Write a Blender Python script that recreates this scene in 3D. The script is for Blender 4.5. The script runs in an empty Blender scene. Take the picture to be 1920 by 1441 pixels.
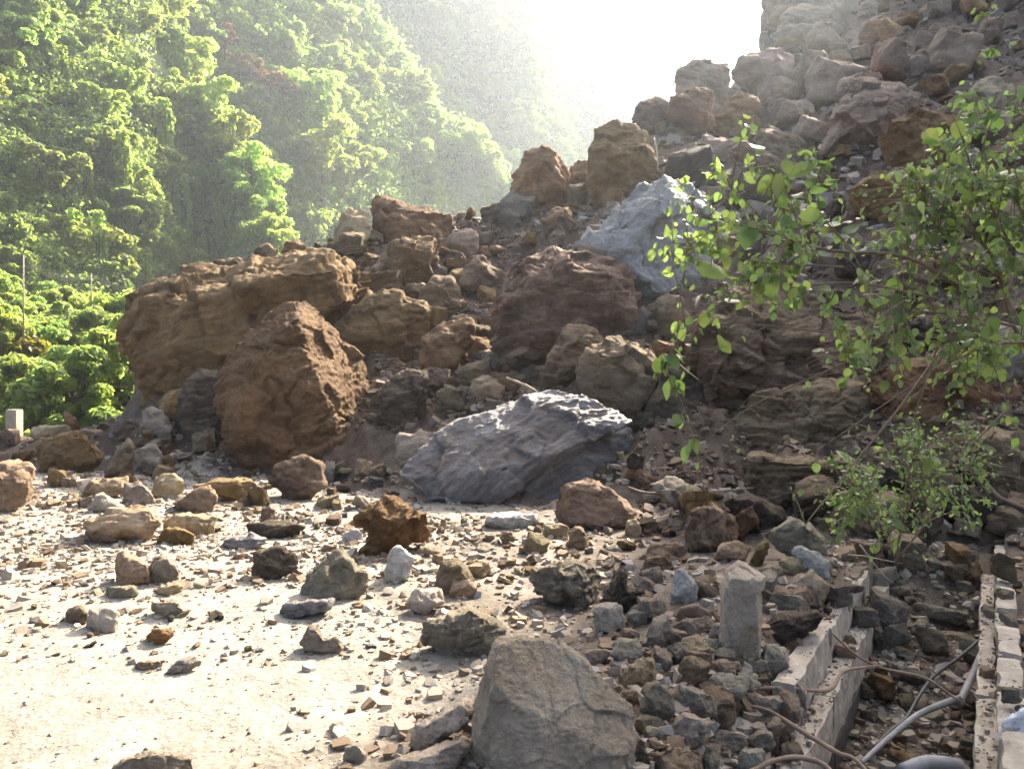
import bpy, bmesh, math, random
import numpy as np
from mathutils import Vector, Matrix

# ------------------------------------------------------------------ camera, light, exposure
S = bpy.context.scene
C = S.collection
F, CX, HOR = 1400.0, 960.0, 700.0          # focal length, centre column and horizon row, in photo pixels
CAMZ = 1.6
cam = bpy.data.objects.new("camera", bpy.data.cameras.new("camera"))
C.objects.link(cam)
cam.location = (0, 0, CAMZ)
cam.rotation_euler = (math.radians(90), 0, 0)
cam.data.sensor_width = 36
cam.data.lens = 36 * F / 1920
cam.data.shift_y = -20.5 / 1920
cam.data.clip_start = 0.05
cam.data.clip_end = 6000
S.camera = cam

SUN_AZ, SUN_EL = math.radians(35.0), math.radians(37.5)
W = bpy.data.worlds.new("World"); S.world = W; W.use_nodes = True
nt = W.node_tree
sky = nt.nodes.new("ShaderNodeTexSky"); sky.sky_type = 'NISHITA'; sky.sun_disc = False
sky.sun_elevation = SUN_EL; sky.sun_rotation = SUN_AZ
sky.air_density = 0.7; sky.dust_density = 6.0; sky.ozone_density = 1.0
bg = nt.nodes["Background"]; bg.inputs[1].default_value = 0.095
nt.links.new(sky.outputs[0], bg.inputs[0])
sun = bpy.data.objects.new("sun", bpy.data.lights.new("sun", 'SUN')); C.objects.link(sun)
sun.data.energy = 4.6; sun.data.angle = math.radians(0.53); sun.data.color = (1.0, 0.91, 0.77)
sd = Vector((math.sin(SUN_AZ) * math.cos(SUN_EL), math.cos(SUN_AZ) * math.cos(SUN_EL), math.sin(SUN_EL)))
sun.rotation_euler = sd.to_track_quat('Z', 'Y').to_euler()
sun.location = (20, 60, 90)
S.view_settings.view_transform = 'Standard'; S.view_settings.look = 'None'
S.view_settings.gamma = 1; S.view_settings.use_curve_mapping = False
S.view_settings.exposure = 2.55
S.cycles.use_denoising = True
S.cycles.max_bounces = 6; S.cycles.diffuse_bounces = 4; S.cycles.glossy_bounces = 2
S.cycles.transmission_bounces = 3; S.cycles.volume_bounces = 1; S.cycles.transparent_max_bounces = 4

# ------------------------------------------------------------------ helpers
RNG = np.random.default_rng(7)
rnd = random.Random(11)
_pr = np.random.default_rng(3)
PERM = np.concatenate([_pr.permutation(256)] * 3)
GRD = _pr.normal(size=(256, 3)); GRD /= np.linalg.norm(GRD, axis=1)[:, None]

def noise(p, seed=0):
    p = np.asarray(p, float) + seed * 17.31
    i = np.floor(p).astype(int); f = p - i; i &= 255
    u = f * f * f * (f * (f * 6 - 15) + 10)
    def g(dx, dy, dz):
        h = PERM[PERM[PERM[(i[:, 0] + dx) & 255] + ((i[:, 1] + dy) & 255)] + ((i[:, 2] + dz) & 255)]
        return np.einsum('ij,ij->i', GRD[h], f - (dx, dy, dz))
    L = lambda a, b, t: a + t * (b - a)
    x00 = L(g(0,0,0), g(1,0,0), u[:,0]); x10 = L(g(0,1,0), g(1,1,0), u[:,0])
    x01 = L(g(0,0,1), g(1,0,1), u[:,0]); x11 = L(g(0,1,1), g(1,1,1), u[:,0])
    return L(L(x00, x10, u[:,1]), L(x01, x11, u[:,1]), u[:,2]) * 1.6

def fbm(p, octv=4, seed=0, gain=.5):
    p = np.asarray(p, float); a = 1.0; r = np.zeros(len(p))
    for o in range(octv):
        r += a * noise(p, seed + o); p = p * 2.03; a *= gain
    return r

def mesh_from(name, v, f, smooth=True):
    """v (N,3); f (M,3) or (M,4) index array, or a list of such arrays"""
    me = bpy.data.meshes.new(name)
    fs = f if isinstance(f, list) and np.ndim(f[0]) == 2 else [f]
    fs = [np.asarray(x, np.int32) for x in fs if len(x)]
    v = np.asarray(v, np.float32)
    loops = np.concatenate([x.ravel() for x in fs])
    tot = np.concatenate([np.full(len(x), x.shape[1], np.int32) for x in fs])
    start = np.concatenate([[0], np.cumsum(tot)[:-1]]).astype(np.int32)
    me.vertices.add(len(v)); me.vertices.foreach_set('co', v.ravel())
    me.loops.add(len(loops)); me.loops.foreach_set('vertex_index', loops.astype(np.int32))
    me.polygons.add(len(tot)); me.polygons.foreach_set('loop_start', start)
    me.polygons.foreach_set('loop_total', tot)
    me.polygons.foreach_set('use_smooth', np.full(len(tot), smooth, bool))
    me.update(calc_edges=True)
    return me

def attr(me, name, data):
    a = me.attributes.new(name, 'FLOAT', 'POINT'); a.data.foreach_set('value', np.asarray(data, np.float32))

def link(name, me, mat=None, parent=None, loc=(0, 0, 0)):
    o = bpy.data.objects.new(name, me); C.objects.link(o); o.location = loc
    if mat is not None and me is not None and len(me.materials) == 0: me.materials.append(mat)
    if parent: o.parent = parent
    return o

def tag(o, label=None, cat=None, group=None, kind=None):
    if label: o['label'] = label
    if cat: o['category'] = cat
    if group: o['group'] = group
    if kind: o['kind'] = kind
    return o

def empty(name, loc, label, cat, group=None):
    o = bpy.data.objects.new(name, None); C.objects.link(o); o.location = loc
    o.empty_display_size = .2
    return tag(o, label, cat, group)

def at(px, py, Y):
    return np.array([(px - CX) / F * Y, Y, CAMZ + (HOR - py) / F * Y])

def tube(pts, rad, n=6, sub=3):
    """round bar along a polyline, rad a number or a list; returns verts, quads (a Catmull-Rom smoothed path)"""
    P = np.array(pts, float); R = np.full(len(P), rad) if np.isscalar(rad) else np.array(rad, float)
    if sub > 1 and len(P) > 2:
        Q = np.vstack([2 * P[0] - P[1], P, 2 * P[-1] - P[-2]]); out = []; ro = []
        for i in range(1, len(Q) - 2):
            for k in range(sub):
                t = k / sub
                out.append(.5 * ((2 * Q[i]) + (-Q[i-1] + Q[i+1]) * t + (2*Q[i-1] - 5*Q[i] + 4*Q[i+1] - Q[i+2]) * t*t + (-Q[i-1] + 3*Q[i] - 3*Q[i+1] + Q[i+2]) * t**3))
                ro.append(R[i-1] * (1-t) + R[i] * t)
        out.append(P[-1]); ro.append(R[-1]); P = np.array(out); R = np.array(ro)
    v = []; f = []; up = np.array([.13, .21, .97])
    for i in range(len(P)):
        d = P[min(i+1, len(P)-1)] - P[max(i-1, 0)]; d /= np.linalg.norm(d) + 1e-9
        a = np.cross(d, up); 
        if np.linalg.norm(a) < .05: a = np.cross(d, (1, 0, 0))
        a /= np.linalg.norm(a); b = np.cross(d, a)
        for k in range(n):
            an = 2 * math.pi * k / n
            v.append(P[i] + R[i] * (math.cos(an) * a + math.sin(an) * b))
        if i:
            for k in range(n):
                f.append((len(v)-2*n+k, len(v)-2*n+(k+1) % n, len(v)-n+(k+1) % n, len(v)-n+k))
    v.append(P[0]); v.append(P[-1]); m = len(v)
    tri = [(m-2, (k+1) % n, k) for k in range(n)] + [(m-1, m-2-n+k, m-2-n+(k+1) % n) for k in range(n)]
    return np.array(v), np.array(f), np.array(tri), P

def join(parts):
    V = []; Q = []; T = []; o = 0
    for v, q, t in parts:
        V.append(v); 
        if len(q): Q.append(np.asarray(q) + o)
        if len(t): T.append(np.asarray(t) + o)
        o += len(v)
    fs = []
    if Q: fs.append(np.concatenate(Q))
    if T: fs.append(np.concatenate(T))
    return np.concatenate(V), fs

# ------------------------------------------------------------------ materials
class N:
    """small node-graph builder"""
    def __init__(s, name):
        s.m = bpy.data.materials.new(name); s.m.use_nodes = True; s.t = s.m.node_tree
        s.b = s.t.nodes["Principled BSDF"]; s.out = s.t.nodes["Material Output"]
    def n(s, typ, **kw):
        x = s.t.nodes.new("ShaderNode" + typ)
        for k, v in kw.items(): setattr(x, k, v)
        return x
    def l(s, a, b): s.t.links.new(a, b)
    def val(s, sock, v):
        if hasattr(v, 'links') or isinstance(v, bpy.types.NodeSocket): s.l(v, sock)
        else: sock.default_value = v
    def noise(s, vec, scale, detail=5, rough=.55, dist=0):
        x = s.n("TexNoise"); s.l(vec, x.inputs['Vector'])
        x.inputs['Scale'].default_value = scale; x.inputs['Detail'].default_value = detail
        x.inputs['Roughness'].default_value = rough; x.inputs['Distortion'].default_value = dist
        return x.outputs['Fac']
    def ramp(s, fac, stops):
        x = s.n("ValToRGB"); s.l(fac, x.inputs[0]); e = x.color_ramp.elements
        while len(e) < len(stops): e.new(.5)
        for i, (p, c) in enumerate(stops):
            e[i].position = p; e[i].color = tuple(c) + (1,) if not np.isscalar(c) else (c, c, c, 1)
        return x.outputs[0]
    def mix(s, fac, a, b, mode='MIX'):
        x = s.n("MixRGB", blend_type=mode); s.val(x.inputs[0], fac)
        for k, v in ((1, a), (2, b)):
            if isinstance(v, bpy.types.NodeSocket): s.l(v, x.inputs[k])
            else: x.inputs[k].default_value = tuple(v) + (1,) if len(v) == 3 else v
        return x.outputs[0]
    def math(s, op, a, b=0.0, clamp=False):
        x = s.n("Math", operation=op, use_clamp=clamp); s.val(x.inputs[0], a); s.val(x.inputs[1], b); return x.outputs[0]
    def hsv(s, col, h=.5, sat=1., v=1.):
        x = s.n("HueSaturation"); s.l(col, x.inputs['Color'])
        s.val(x.inputs['Hue'], h); s.val(x.inputs['Saturation'], sat); s.val(x.inputs['Value'], v); return x.outputs[0]
    def bump(s, h, strength=.5, dist=.05, prev=None):
        x = s.n("Bump"); s.l(h, x.inputs['Height']); x.inputs['Strength'].default_value = strength
        x.inputs['Distance'].default_value = dist
        if prev is not None: s.l(prev, x.inputs['Normal'])
        return x.outputs[0]

def rock_mat(name, c1, c2, c3, dust=(.34, .25, .16), dusty=.5, strata=.35, rough=.9, spec=.25, sat=1.0):
    g = N(name); pos = g.n("TexCoord").outputs['Object']; oi = g.n("ObjectInfo")
    off = g.n("VectorMath", operation='ADD'); g.l(pos, off.inputs[0])
    sc = g.n("VectorMath", operation='SCALE'); sc.inputs[0].default_value = (37, 19, 53); g.l(oi.outputs['Random'], sc.inputs['Scale'])
    g.l(sc.outputs[0], off.inputs[1]); P = off.outputs[0]
    st = g.n("Attribute", attribute_name="strat").outputs['Fac']
    n1 = g.noise(P, 1.7, 8, .62, .3)
    base = g.ramp(n1, [(.28, c1), (.5, c2), (.72, c3)])
    sx = g.n("CombineXYZ"); g.l(g.math('MULTIPLY', st, 2.4), sx.inputs[0])
    sp = g.n("SeparateXYZ"); g.l(P, sp.inputs[0])
    g.l(g.math('MULTIPLY', sp.outputs[0], .4), sx.inputs[1]); g.l(g.math('MULTIPLY', sp.outputs[2], .3), sx.inputs[2])
    sn = g.noise(sx.outputs[0], 2.6, 6, .7)
    base = g.mix(strata, base, g.ramp(sn, [(.3, [x * .55 for x in c1]), (.5, c2), (.68, [min(1, x * 1.35) for x in c3])]))
    fine = g.noise(P, 22, 6, .7)
    base = g.mix(.55, base, g.ramp(fine, [(.3, .35), (.68, 1.0)]), 'MULTIPLY')
    # soil dusting that settled on the upper sides
    geo = g.n("NewGeometry"); sn2 = g.n("SeparateXYZ"); g.l(geo.outputs['Normal'], sn2.inputs[0])
    up = g.math('ADD', sn2.outputs[2], g.math('MULTIPLY', g.math('SUBTRACT', g.noise(P, 3.5, 6, .65), .5), 2.2))
    base = g.mix(g.math('MULTIPLY', g.ramp(up, [(.25, 0.), (.8, 1.)]), dusty), base, dust)
    vv = g.math('ADD', g.math('MULTIPLY', oi.outputs['Random'], .5), .75)
    base = g.hsv(base, g.math('ADD', g.math('MULTIPLY', g.math('FRACT', g.math('MULTIPLY', oi.outputs['Random'], 7.3)), .03), .485), sat, vv)
    g.l(base, g.b.inputs['Base Color'])
    g.b.inputs['Roughness'].default_value = rough; g.b.inputs['Specular IOR Level'].default_value = spec
    b = g.bump(sn, .5 * strata + .1, .06)
    b = g.bump(g.noise(P, 6, 10, .75), .95, .08, b)
    b = g.bump(g.noise(P, 45, 5, .7), .6, .014, b)
    g.l(b, g.b.inputs['Normal'])
    return g.m

M = {}
M['brown'] = rock_mat("brown_soil_caked_rock", (.090, .048, .017), (.215, .122, .048), (.42, .275, .13), (0.223, 0.150, 0.077), .45, .35)
M['dirt'] = rock_mat("dirt_coated_rock", (.10, .066, .038), (.20, .137, .08), (.32, .235, .145), (0.267, 0.188, 0.106), .5, .35)
M['grey'] = rock_mat("grey_rock", (.16, .128, .09), (.29, .238, .17), (.44, .375, .28), (0.340, 0.260, 0.163), .4, .4)
M['slate'] = rock_mat("blue_grey_slate", (.115, .062, .028), (.125, .117, .11), (.29, .28, .27), (0.300, 0.213, 0.126), .25, .6, .50, .45)
M['blue'] = rock_mat("pale_blue_grey_rock", (.33, .30, .26), (.48, .45, .40), (.64, .60, .54), (0.359, 0.278, 0.196), .25, .3, .7)
M['rust'] = rock_mat("rusty_orange_rock", (0.058, 0.031, 0.015), (0.194, 0.092, 0.030), (0.349, 0.184, 0.065), (0.291, 0.184, 0.086), .3, .5)
M['tan'] = rock_mat("tan_sandstone", (.22, .15, .08), (.36, .255, .145), (.50, .375, .235), (0.396, 0.292, 0.163), .35, .45)
M['pale'] = rock_mat("pale_stone", (0.330, 0.273, 0.204), (0.459, 0.389, 0.294), (0.599, 0.519, 0.400), (0.440, 0.343, 0.237), .3, .25)
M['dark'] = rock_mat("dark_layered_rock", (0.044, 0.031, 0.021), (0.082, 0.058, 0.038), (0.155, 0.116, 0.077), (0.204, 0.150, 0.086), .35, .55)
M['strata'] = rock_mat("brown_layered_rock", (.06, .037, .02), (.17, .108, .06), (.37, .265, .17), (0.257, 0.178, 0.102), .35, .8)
M['haz'] = rock_mat("haze_paled_brown_rock", (.19, .132, .083), (.32, .232, .152), (.47, .37, .26), (0.330, 0.236, 0.147), .4, .4)  # greyish brown with a pale haze veil painted into its colour
M['cream'] = rock_mat("cream_stone", (.38, .31, .21), (.52, .43, .31), (.64, .55, .42), (.44, .35, .24), .3, .4)
M['fore'] = rock_mat("sandy_grey_rock", (.27, .21, .145), (.42, .34, .24), (.55, .465, .35), (0.219, 0.162, 0.102), .45, .15)

def ground_mat():
    g = N("dusty_ground"); P = g.n("TexCoord").outputs['Object']
    pile = g.n("Attribute", attribute_name="pile").outputs['Fac']
    n1 = g.noise(P, .55, 8, .62, .4); n2 = g.noise(P, 3.2, 8, .7); n3 = g.noise(P, 28, 6, .75)
    road = g.ramp(n1, [(.33, (.25, .22, .17)), (.48, (.37, .322, .25)), (.66, (.46, .405, .315))])
    road = g.mix(.6, road, g.ramp(n2, [(.3, .55), (.62, 1.0)]), 'MULTIPLY')
    soil = g.ramp(n2, [(.25, (.05, .032, .019)), (.5, (.11, .073, .045)), (.75, (.21, .15, .095))])
    col = g.mix(pile, road, soil)
    col = g.mix(.6, col, g.ramp(n3, [(.3, .45), (.7, 1.0)]), 'MULTIPLY')
    vo = g.n("TexVoronoi", feature='F1'); g.l(P, vo.inputs['Vector']); vo.inputs['Scale'].default_value = 34
    sc_ = g.n('SeparateColor'); g.l(vo.outputs['Color'], sc_.inputs[0]); col = g.mix(.5, col, g.ramp(sc_.outputs[0], [(.0, .6), (1., 1.1)]), 'MULTIPLY')
    g.l(col, g.b.inputs['Base Color']); g.b.inputs['Roughness'].default_value = .85
    g.b.inputs['Specular IOR Level'].default_value = .3
    b = g.bump(g.noise(P, 7, 9, .7), .6, .05); b = g.bump(g.noise(P, 45, 6, .7), .6, .02, b)
    b = g.bump(vo.outputs['Distance'], .35, .015, b)
    g.l(b, g.b.inputs['Normal']); return g.m
M['ground'] = ground_mat()

def leaf_mat(name, c1, c2, trans=.45, gloss=.45, mul=2.2):
    g = N(name); oi = g.n("ObjectInfo"); tone = g.n("Attribute", attribute_name="tone").outputs['Fac']
    r = g.math('FRACT', g.math('ADD', tone, g.math('MULTIPLY', oi.outputs['Random'], .35)))
    col = g.mix(tone, c1, c2)
    col = g.hsv(col, g.math('ADD', g.math('MULTIPLY', oi.outputs['Random'], .05), .475), 1., g.math('ADD', g.math('MULTIPLY', oi.outputs['Random'], .5), .75))
    g.l(col, g.b.inputs['Base Color']); g.b.inputs['Roughness'].default_value = gloss
    g.b.inputs['Specular IOR Level'].default_value = .35
    tr = g.n("BsdfTranslucent"); tc = g.mix(1., col, (mul, mul * 1.02, mul * .6), 'MULTIPLY'); g.l(tc, tr.inputs[0])
    mx = g.n("MixShader"); mx.inputs[0].default_value = trans
    g.l(g.b.outputs[0], mx.inputs[1]); g.l(tr.outputs[0], mx.inputs[2]); g.l(mx.outputs[0], g.out.inputs[0])
    return g.m
M['leaf_far'] = leaf_mat("hillside_leaves", (.075, .105, .034), (.14, .168, .058), .62, .5, 3.6)
M['leaf_vine'] = leaf_mat("vine_leaves", (.10, .135, .038), (.165, .195, .06), .62, .5, 3.6)
M['leaf_yellow'] = leaf_mat("yellow_green_leaves", (.15, .16, .02), (.24, .22, .03), .5)
M['leaf_dry'] = leaf_mat("dry_reddish_leaves", (.15, .075, .035), (.24, .13, .06), .35)
M['leaf_bush'] = leaf_mat("bush_leaves", (.075, .115, .042), (.18, .225, .085), .5, .4, 2.2)

def plain(name, c, rough=.8, bumps=((30, .3, .01),), var=.35, spec=.3):
    g = N(name); P = g.n("TexCoord").outputs['Object']
    col = g.mix(1., c, g.ramp(g.noise(P, 6, 8, .7), [(.3, 1 - var), (.7, 1.)]), 'MULTIPLY')
    g.l(col, g.b.inputs['Base Color']); g.b.inputs['Roughness'].default_value = rough; g.b.inputs['Specular IOR Level'].default_value = spec
    b = None
    for s_, st, d in bumps: b = g.bump(g.noise(P, s_, 6, .65), st, d, b)
    if b is not None: g.l(b, g.b.inputs['Normal'])
    return g.m
M['bark'] = plain("bark", (.16, .11, .075), .9)
M['twig'] = plain("twig_bark", (.25, .17, .11), .85, ((80, .4, .004),))
M['twig_pale'] = plain("pale_dry_twig", (.42, .33, .22), .8, ((80, .4, .004),))
M['concrete'] = plain("weathered_concrete", (.48, .405, .31), .9, ((12, .5, .02), (90, .5, .006)), .55)
M['concrete_shade'] = plain("shaded_concrete", (.10, .088, .073), .85, ((12, .5, .02), (90, .5, .006)), .5)  # same concrete, shade of the inner ditch walls painted into its colour
M['pipe'] = plain("grey_plastic_pipe", (.26, .25, .235), .62, ((40, .25, .006),), .65, .5)
M['hose'] = plain("black_rubber_hose", (.025, .025, .027), .5, ((40, .15, .004),), .3, .5)
M['plastic'] = plain("dusty_white_plastic", (.62, .62, .62), .5, ((14, .5, .03),), .3, .5)
M['cliffrock'] = None
# ------------------------------------------------------------------ the ground, the debris slope and the valley edge: one sheet
DV = np.array([.539, .842]); NR = np.array([.842, -.539]); P0 = np.array([1.463, 3.88])   # the drain: direction, right-hand normal, a point on its left edge
def st_of(x, y):
    return (x - P0[0]) * NR[0] + (y - P0[1]) * NR[1], (x - P0[0]) * DV[0] + (y - P0[1]) * DV[1]
def drain_pt(s, t, z):
    return np.array([P0[0] + NR[0] * s + DV[0] * t, P0[1] + NR[1] * s + DV[1] * t, z])
sstep = lambda a, b, x: (lambda t: t * t * (3 - 2 * t))(np.clip((np.asarray(x, float) - a) / (b - a), 0, 1))

TP = ([-900, 0, 230, 400, 560, 740, 1000, 1200, 1400, 1600, 1750, 1920, 2600], [13, 12.4, 12.6, 12.2, 11.4, 10.2, 9.5, 8.9, 8.3, 7.5, 7.0, 6.7, 6.2])
CP = ([-900, 0, 200, 260, 450, 640, 850, 960, 1110, 1270, 1350, 1430, 1500, 1700, 2600], [18, 18, 18.2, 19, 20, 21, 23, 24, 25, 29, 33, 40, 43, 42, 36])
RP = ([-900, 0, 150, 230, 300, 400, 520, 640, 760, 850, 960, 1050, 1120, 1200, 1270, 1350, 1430, 1500, 1700, 2600],
      [835, 832, 815, 780, 620, 535, 485, 445, 432, 408, 395, 365, 310, 250, 195, 168, 115, 40, -20, -60])
def ground_z(x, y, detail=True):
    x = np.asarray(x, float); y = np.asarray(y, float)
    px = CX + F * x / np.maximum(y, .3)
    T = np.interp(px, *TP); Cc = np.interp(px, *CP); R = np.interp(px, *RP)
    zc = CAMZ + (HOR - R) / F * Cc
    t = (y - T) / (Cc - T)
    tt = np.clip(t, 0, 1)
    z = zc * (.9 * tt ** 1.12 + .1 * sstep(0, 1, tt))
    back = np.clip(y - Cc, 0, None)
    z = np.where(px < 1430, z - .62 * back, z + 1.2 * np.minimum(back, 3))
    pile = sstep(-.09, .02, t)
    # the drain's bed, filling up towards the slide
    s, tq = st_of(x, y)
    inside = (s > .03) & (s < .97) & (y < 8.2)
    fl = np.interp(y, [0, 3.3, 4.6, 5.6, 6.6, 7.6, 8.2], [-.72, -.66, -.54, -.35, -.17, .0, .05])
    z = np.where(inside, np.where(y > 7, np.maximum(fl, z), fl), z)
    # bank beyond the drain
    z = z + np.where((s > 1.0), .35 * sstep(1.0, 2.6, s) * (y < 14), 0)
    z = z + .17 * sstep(-1.45, -.6, s) * (1 - sstep(-.25, -.06, s)) * sstep(1.6, 3.2, y) * (1 - sstep(5.4, 7, y))
    if detail:
        p = np.stack([x, y, z * 0], -1).reshape(-1, 3)
        pl = pile.ravel() if np.ndim(pile) else np.array([pile])
        n = pl * (.34 * fbm(p * .8, 4, 5) + .12 * np.abs(fbm(p * 3.1, 4, 9)) - .02)
        n += (1 - pl) * (.035 * fbm(p * .45, 3, 21) + .012 * fbm(p * 2.6, 4, 31) + .006 * fbm(p * 11, 3, 41))
        z = z + n.reshape(np.shape(z))
    return z, pile

us = np.concatenate([np.linspace(-1.5, -.72, 40), np.linspace(-.715, .715, 370), np.linspace(.72, 1.7, 40)])
ys = np.concatenate([np.geomspace(1.0, 34, 330), np.geomspace(34.4, 75, 40)])
U, Y = np.meshgrid(us, ys); X = U * Y
Z, PILE = ground_z(X, Y)
nu, ny = len(us), len(ys)
idx = np.arange(nu * ny).reshape(ny, nu)
quads = np.stack([idx[:-1, :-1], idx[:-1, 1:], idx[1:, 1:], idx[1:, :-1]], -1).reshape(-1, 4)
me = mesh_from("ground", np.stack([X, Y, Z], -1).reshape(-1, 3), quads)
_q = np.stack([X, Y, 0 * X], -1).reshape(-1, 3)
_dirt = sstep(-1.5, .5, X.ravel() - .10 * (Y.ravel() - 3) + .9 * fbm(_q * 1.0, 5, 71, .62)) * (Y.ravel() < 14) * .85
attr(me, "pile", np.clip(np.maximum(PILE.ravel(), _dirt) + (Y > 18).ravel() * .5, 0, 1))
tag(link("ground", me, M['ground']), kind='structure')

_ST = np.concatenate([np.geomspace(1.2, 58, 2800)])
def hit(px, py):
    """depth at which the line of sight through a pixel meets the ground sheet"""
    u, v = (px - CX) / F, (HOR - py) / F
    z, _ = ground_z(u * _ST, _ST, True)
    k = np.nonzero(CAMZ + v * _ST <= z)[0]
    return float(_ST[k[0]]) if len(k) else 99.0

gz = lambda x, y: float(ground_z(np.array([x]), np.array([y]))[0][0])

# valley floor far below, out to the horizon
me = mesh_from("valley_floor", [(-3000, 36, -27), (3000, 36, -27), (3000, 4000, -27), (-3000, 4000, -27)], [(0, 1, 2, 3)])
g = N("valley_green"); P = g.n("TexCoord").outputs['Object']
g.l(g.ramp(g.noise(P, .08, 8, .7), [(.3, (.03, .05, .015)), (.7, (.07, .10, .03))]), g.b.inputs['Base Color'])
M['hill'] = g.m
me.materials.append(g.m); tag(link("valley_floor", me), kind='structure')

# ------------------------------------------------------------------ the wooded hills across the valley
def hill_soil(name, c1, c2, sc):
    g = N(name); P = g.n("TexCoord").outputs['Object']
    g.l(g.ramp(g.noise(P, sc, 8, .7), [(.35, c1), (.65, c2)]), g.b.inputs['Base Color'])
    g.l(g.bump(g.noise(P, sc * 3, 8, .7), .8, .6), g.b.inputs['Normal']); return g.m
M['hillsoil'] = hill_soil("green_undergrowth", (.065, .095, .034), (.105, .135, .052), .35)  # mottled green ground cover under the hill foliage

class Hill:
    def __init__(s, name, px, toe, toez, crest, row, amp, seed, cols=150, rows=70, power=1.0, mat=None):
        s.px, s.toe, s.toez, s.crest, s.row, s.amp, s.seed, s.pw = map(lambda a: np.array(a, float) if isinstance(a, list) else a, (px, toe, toez, crest, row, amp, seed, power))
        P_, T_ = np.meshgrid(np.linspace(px[0], px[-1], cols), np.concatenate([np.linspace(0, 1, rows), [1.12, 1.4]]))
        v = s.pos(P_.ravel(), T_.ravel())
        nu, ny = P_.shape[1], P_.shape[0]; idx = np.arange(nu * ny).reshape(ny, nu)
        q = np.stack([idx[:-1, :-1], idx[:-1, 1:], idx[1:, 1:], idx[1:, :-1]], -1).reshape(-1, 4)
        tag(link(name, mesh_from(name, v, q), mat or M['hillsoil']), kind='structure')
    def pos(s, px, t):
        toe = np.interp(px, s.px, s.toe); cr = np.interp(px, s.px, s.crest); row = np.interp(px, s.px, s.row)
        zc = CAMZ + (HOR - row) / F * cr
        Y = toe + (cr - toe) * t; tt = np.clip(t, 0, 1)
        z = s.toez + (zc - s.toez) * tt ** s.pw - np.clip(t - 1, 0, None) * (zc - s.toez) * .9
        x = (px - CX) / F * Y
        p = np.stack([x, Y, z], -1)
        k = .5 + .5 * np.sin(np.pi * np.clip(tt, 0, 1))
        n = fbm(p / (s.amp * 5.0), 4, int(s.seed))
        p[:, 1] -= s.amp * n * k * .9; p[:, 2] += s.amp * n * k * .5
        p[:, 0] += s.amp * .5 * noise(p / (s.amp * 3.0), int(s.seed) + 9) * k
        return p

hillA = Hill("near_hillside", [-500, 0, 190, 280, 312, 330, 375, 415, 468, 505, 545], [40, 44, 50, 56, 60, 62, 66, 68, 70, 71, 72], -20.,
             [82, 86, 90, 92, 92, 91, 88, 86, 82, 78, 75], [-420, -330, -180, -90, 20, 100, 195, 240, 320, 450, 560], 2.6, 3)
hillB = Hill("middle_hillside", [100, 330, 500, 620, 700, 760, 800, 870, 920, 960, 1010], [82, 88, 97, 106, 112, 117, 121, 126, 130, 134, 138], -24.,
             [116, 123, 132, 139, 144, 147, 149, 151, 152, 153, 154], [-330, -260, -180, -70, 50, 130, 190, 255, 320, 370, 430], 5.0, 14)
hillC = Hill("far_hillside", [560, 820, 950, 1020, 1080, 1140, 1200, 1245, 1300, 1360, 1450], [140, 150, 160, 167, 174, 182, 190, 197, 204, 212, 222], -26.,
             [200, 206, 214, 220, 226, 231, 236, 240, 244, 248, 252], [-370, -240, -130, -45, 20, 65, 95, 120, 150, 190, 240], 7.0, 25)
hillD = Hill("distant_mountain", [300, 800, 950, 1060, 1150, 1230, 1300, 1400, 1600], [330, 330, 330, 330, 330, 330, 330, 330, 330], -27.,
             [520, 520, 520, 520, 520, 520, 520, 520, 520], [-260, -220, -190, -130, -50, 50, 130, 190, 230], 14.0, 36, mat=hill_soil("far_forest", (.03, .045, .02), (.08, .10, .045), .05))

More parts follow.
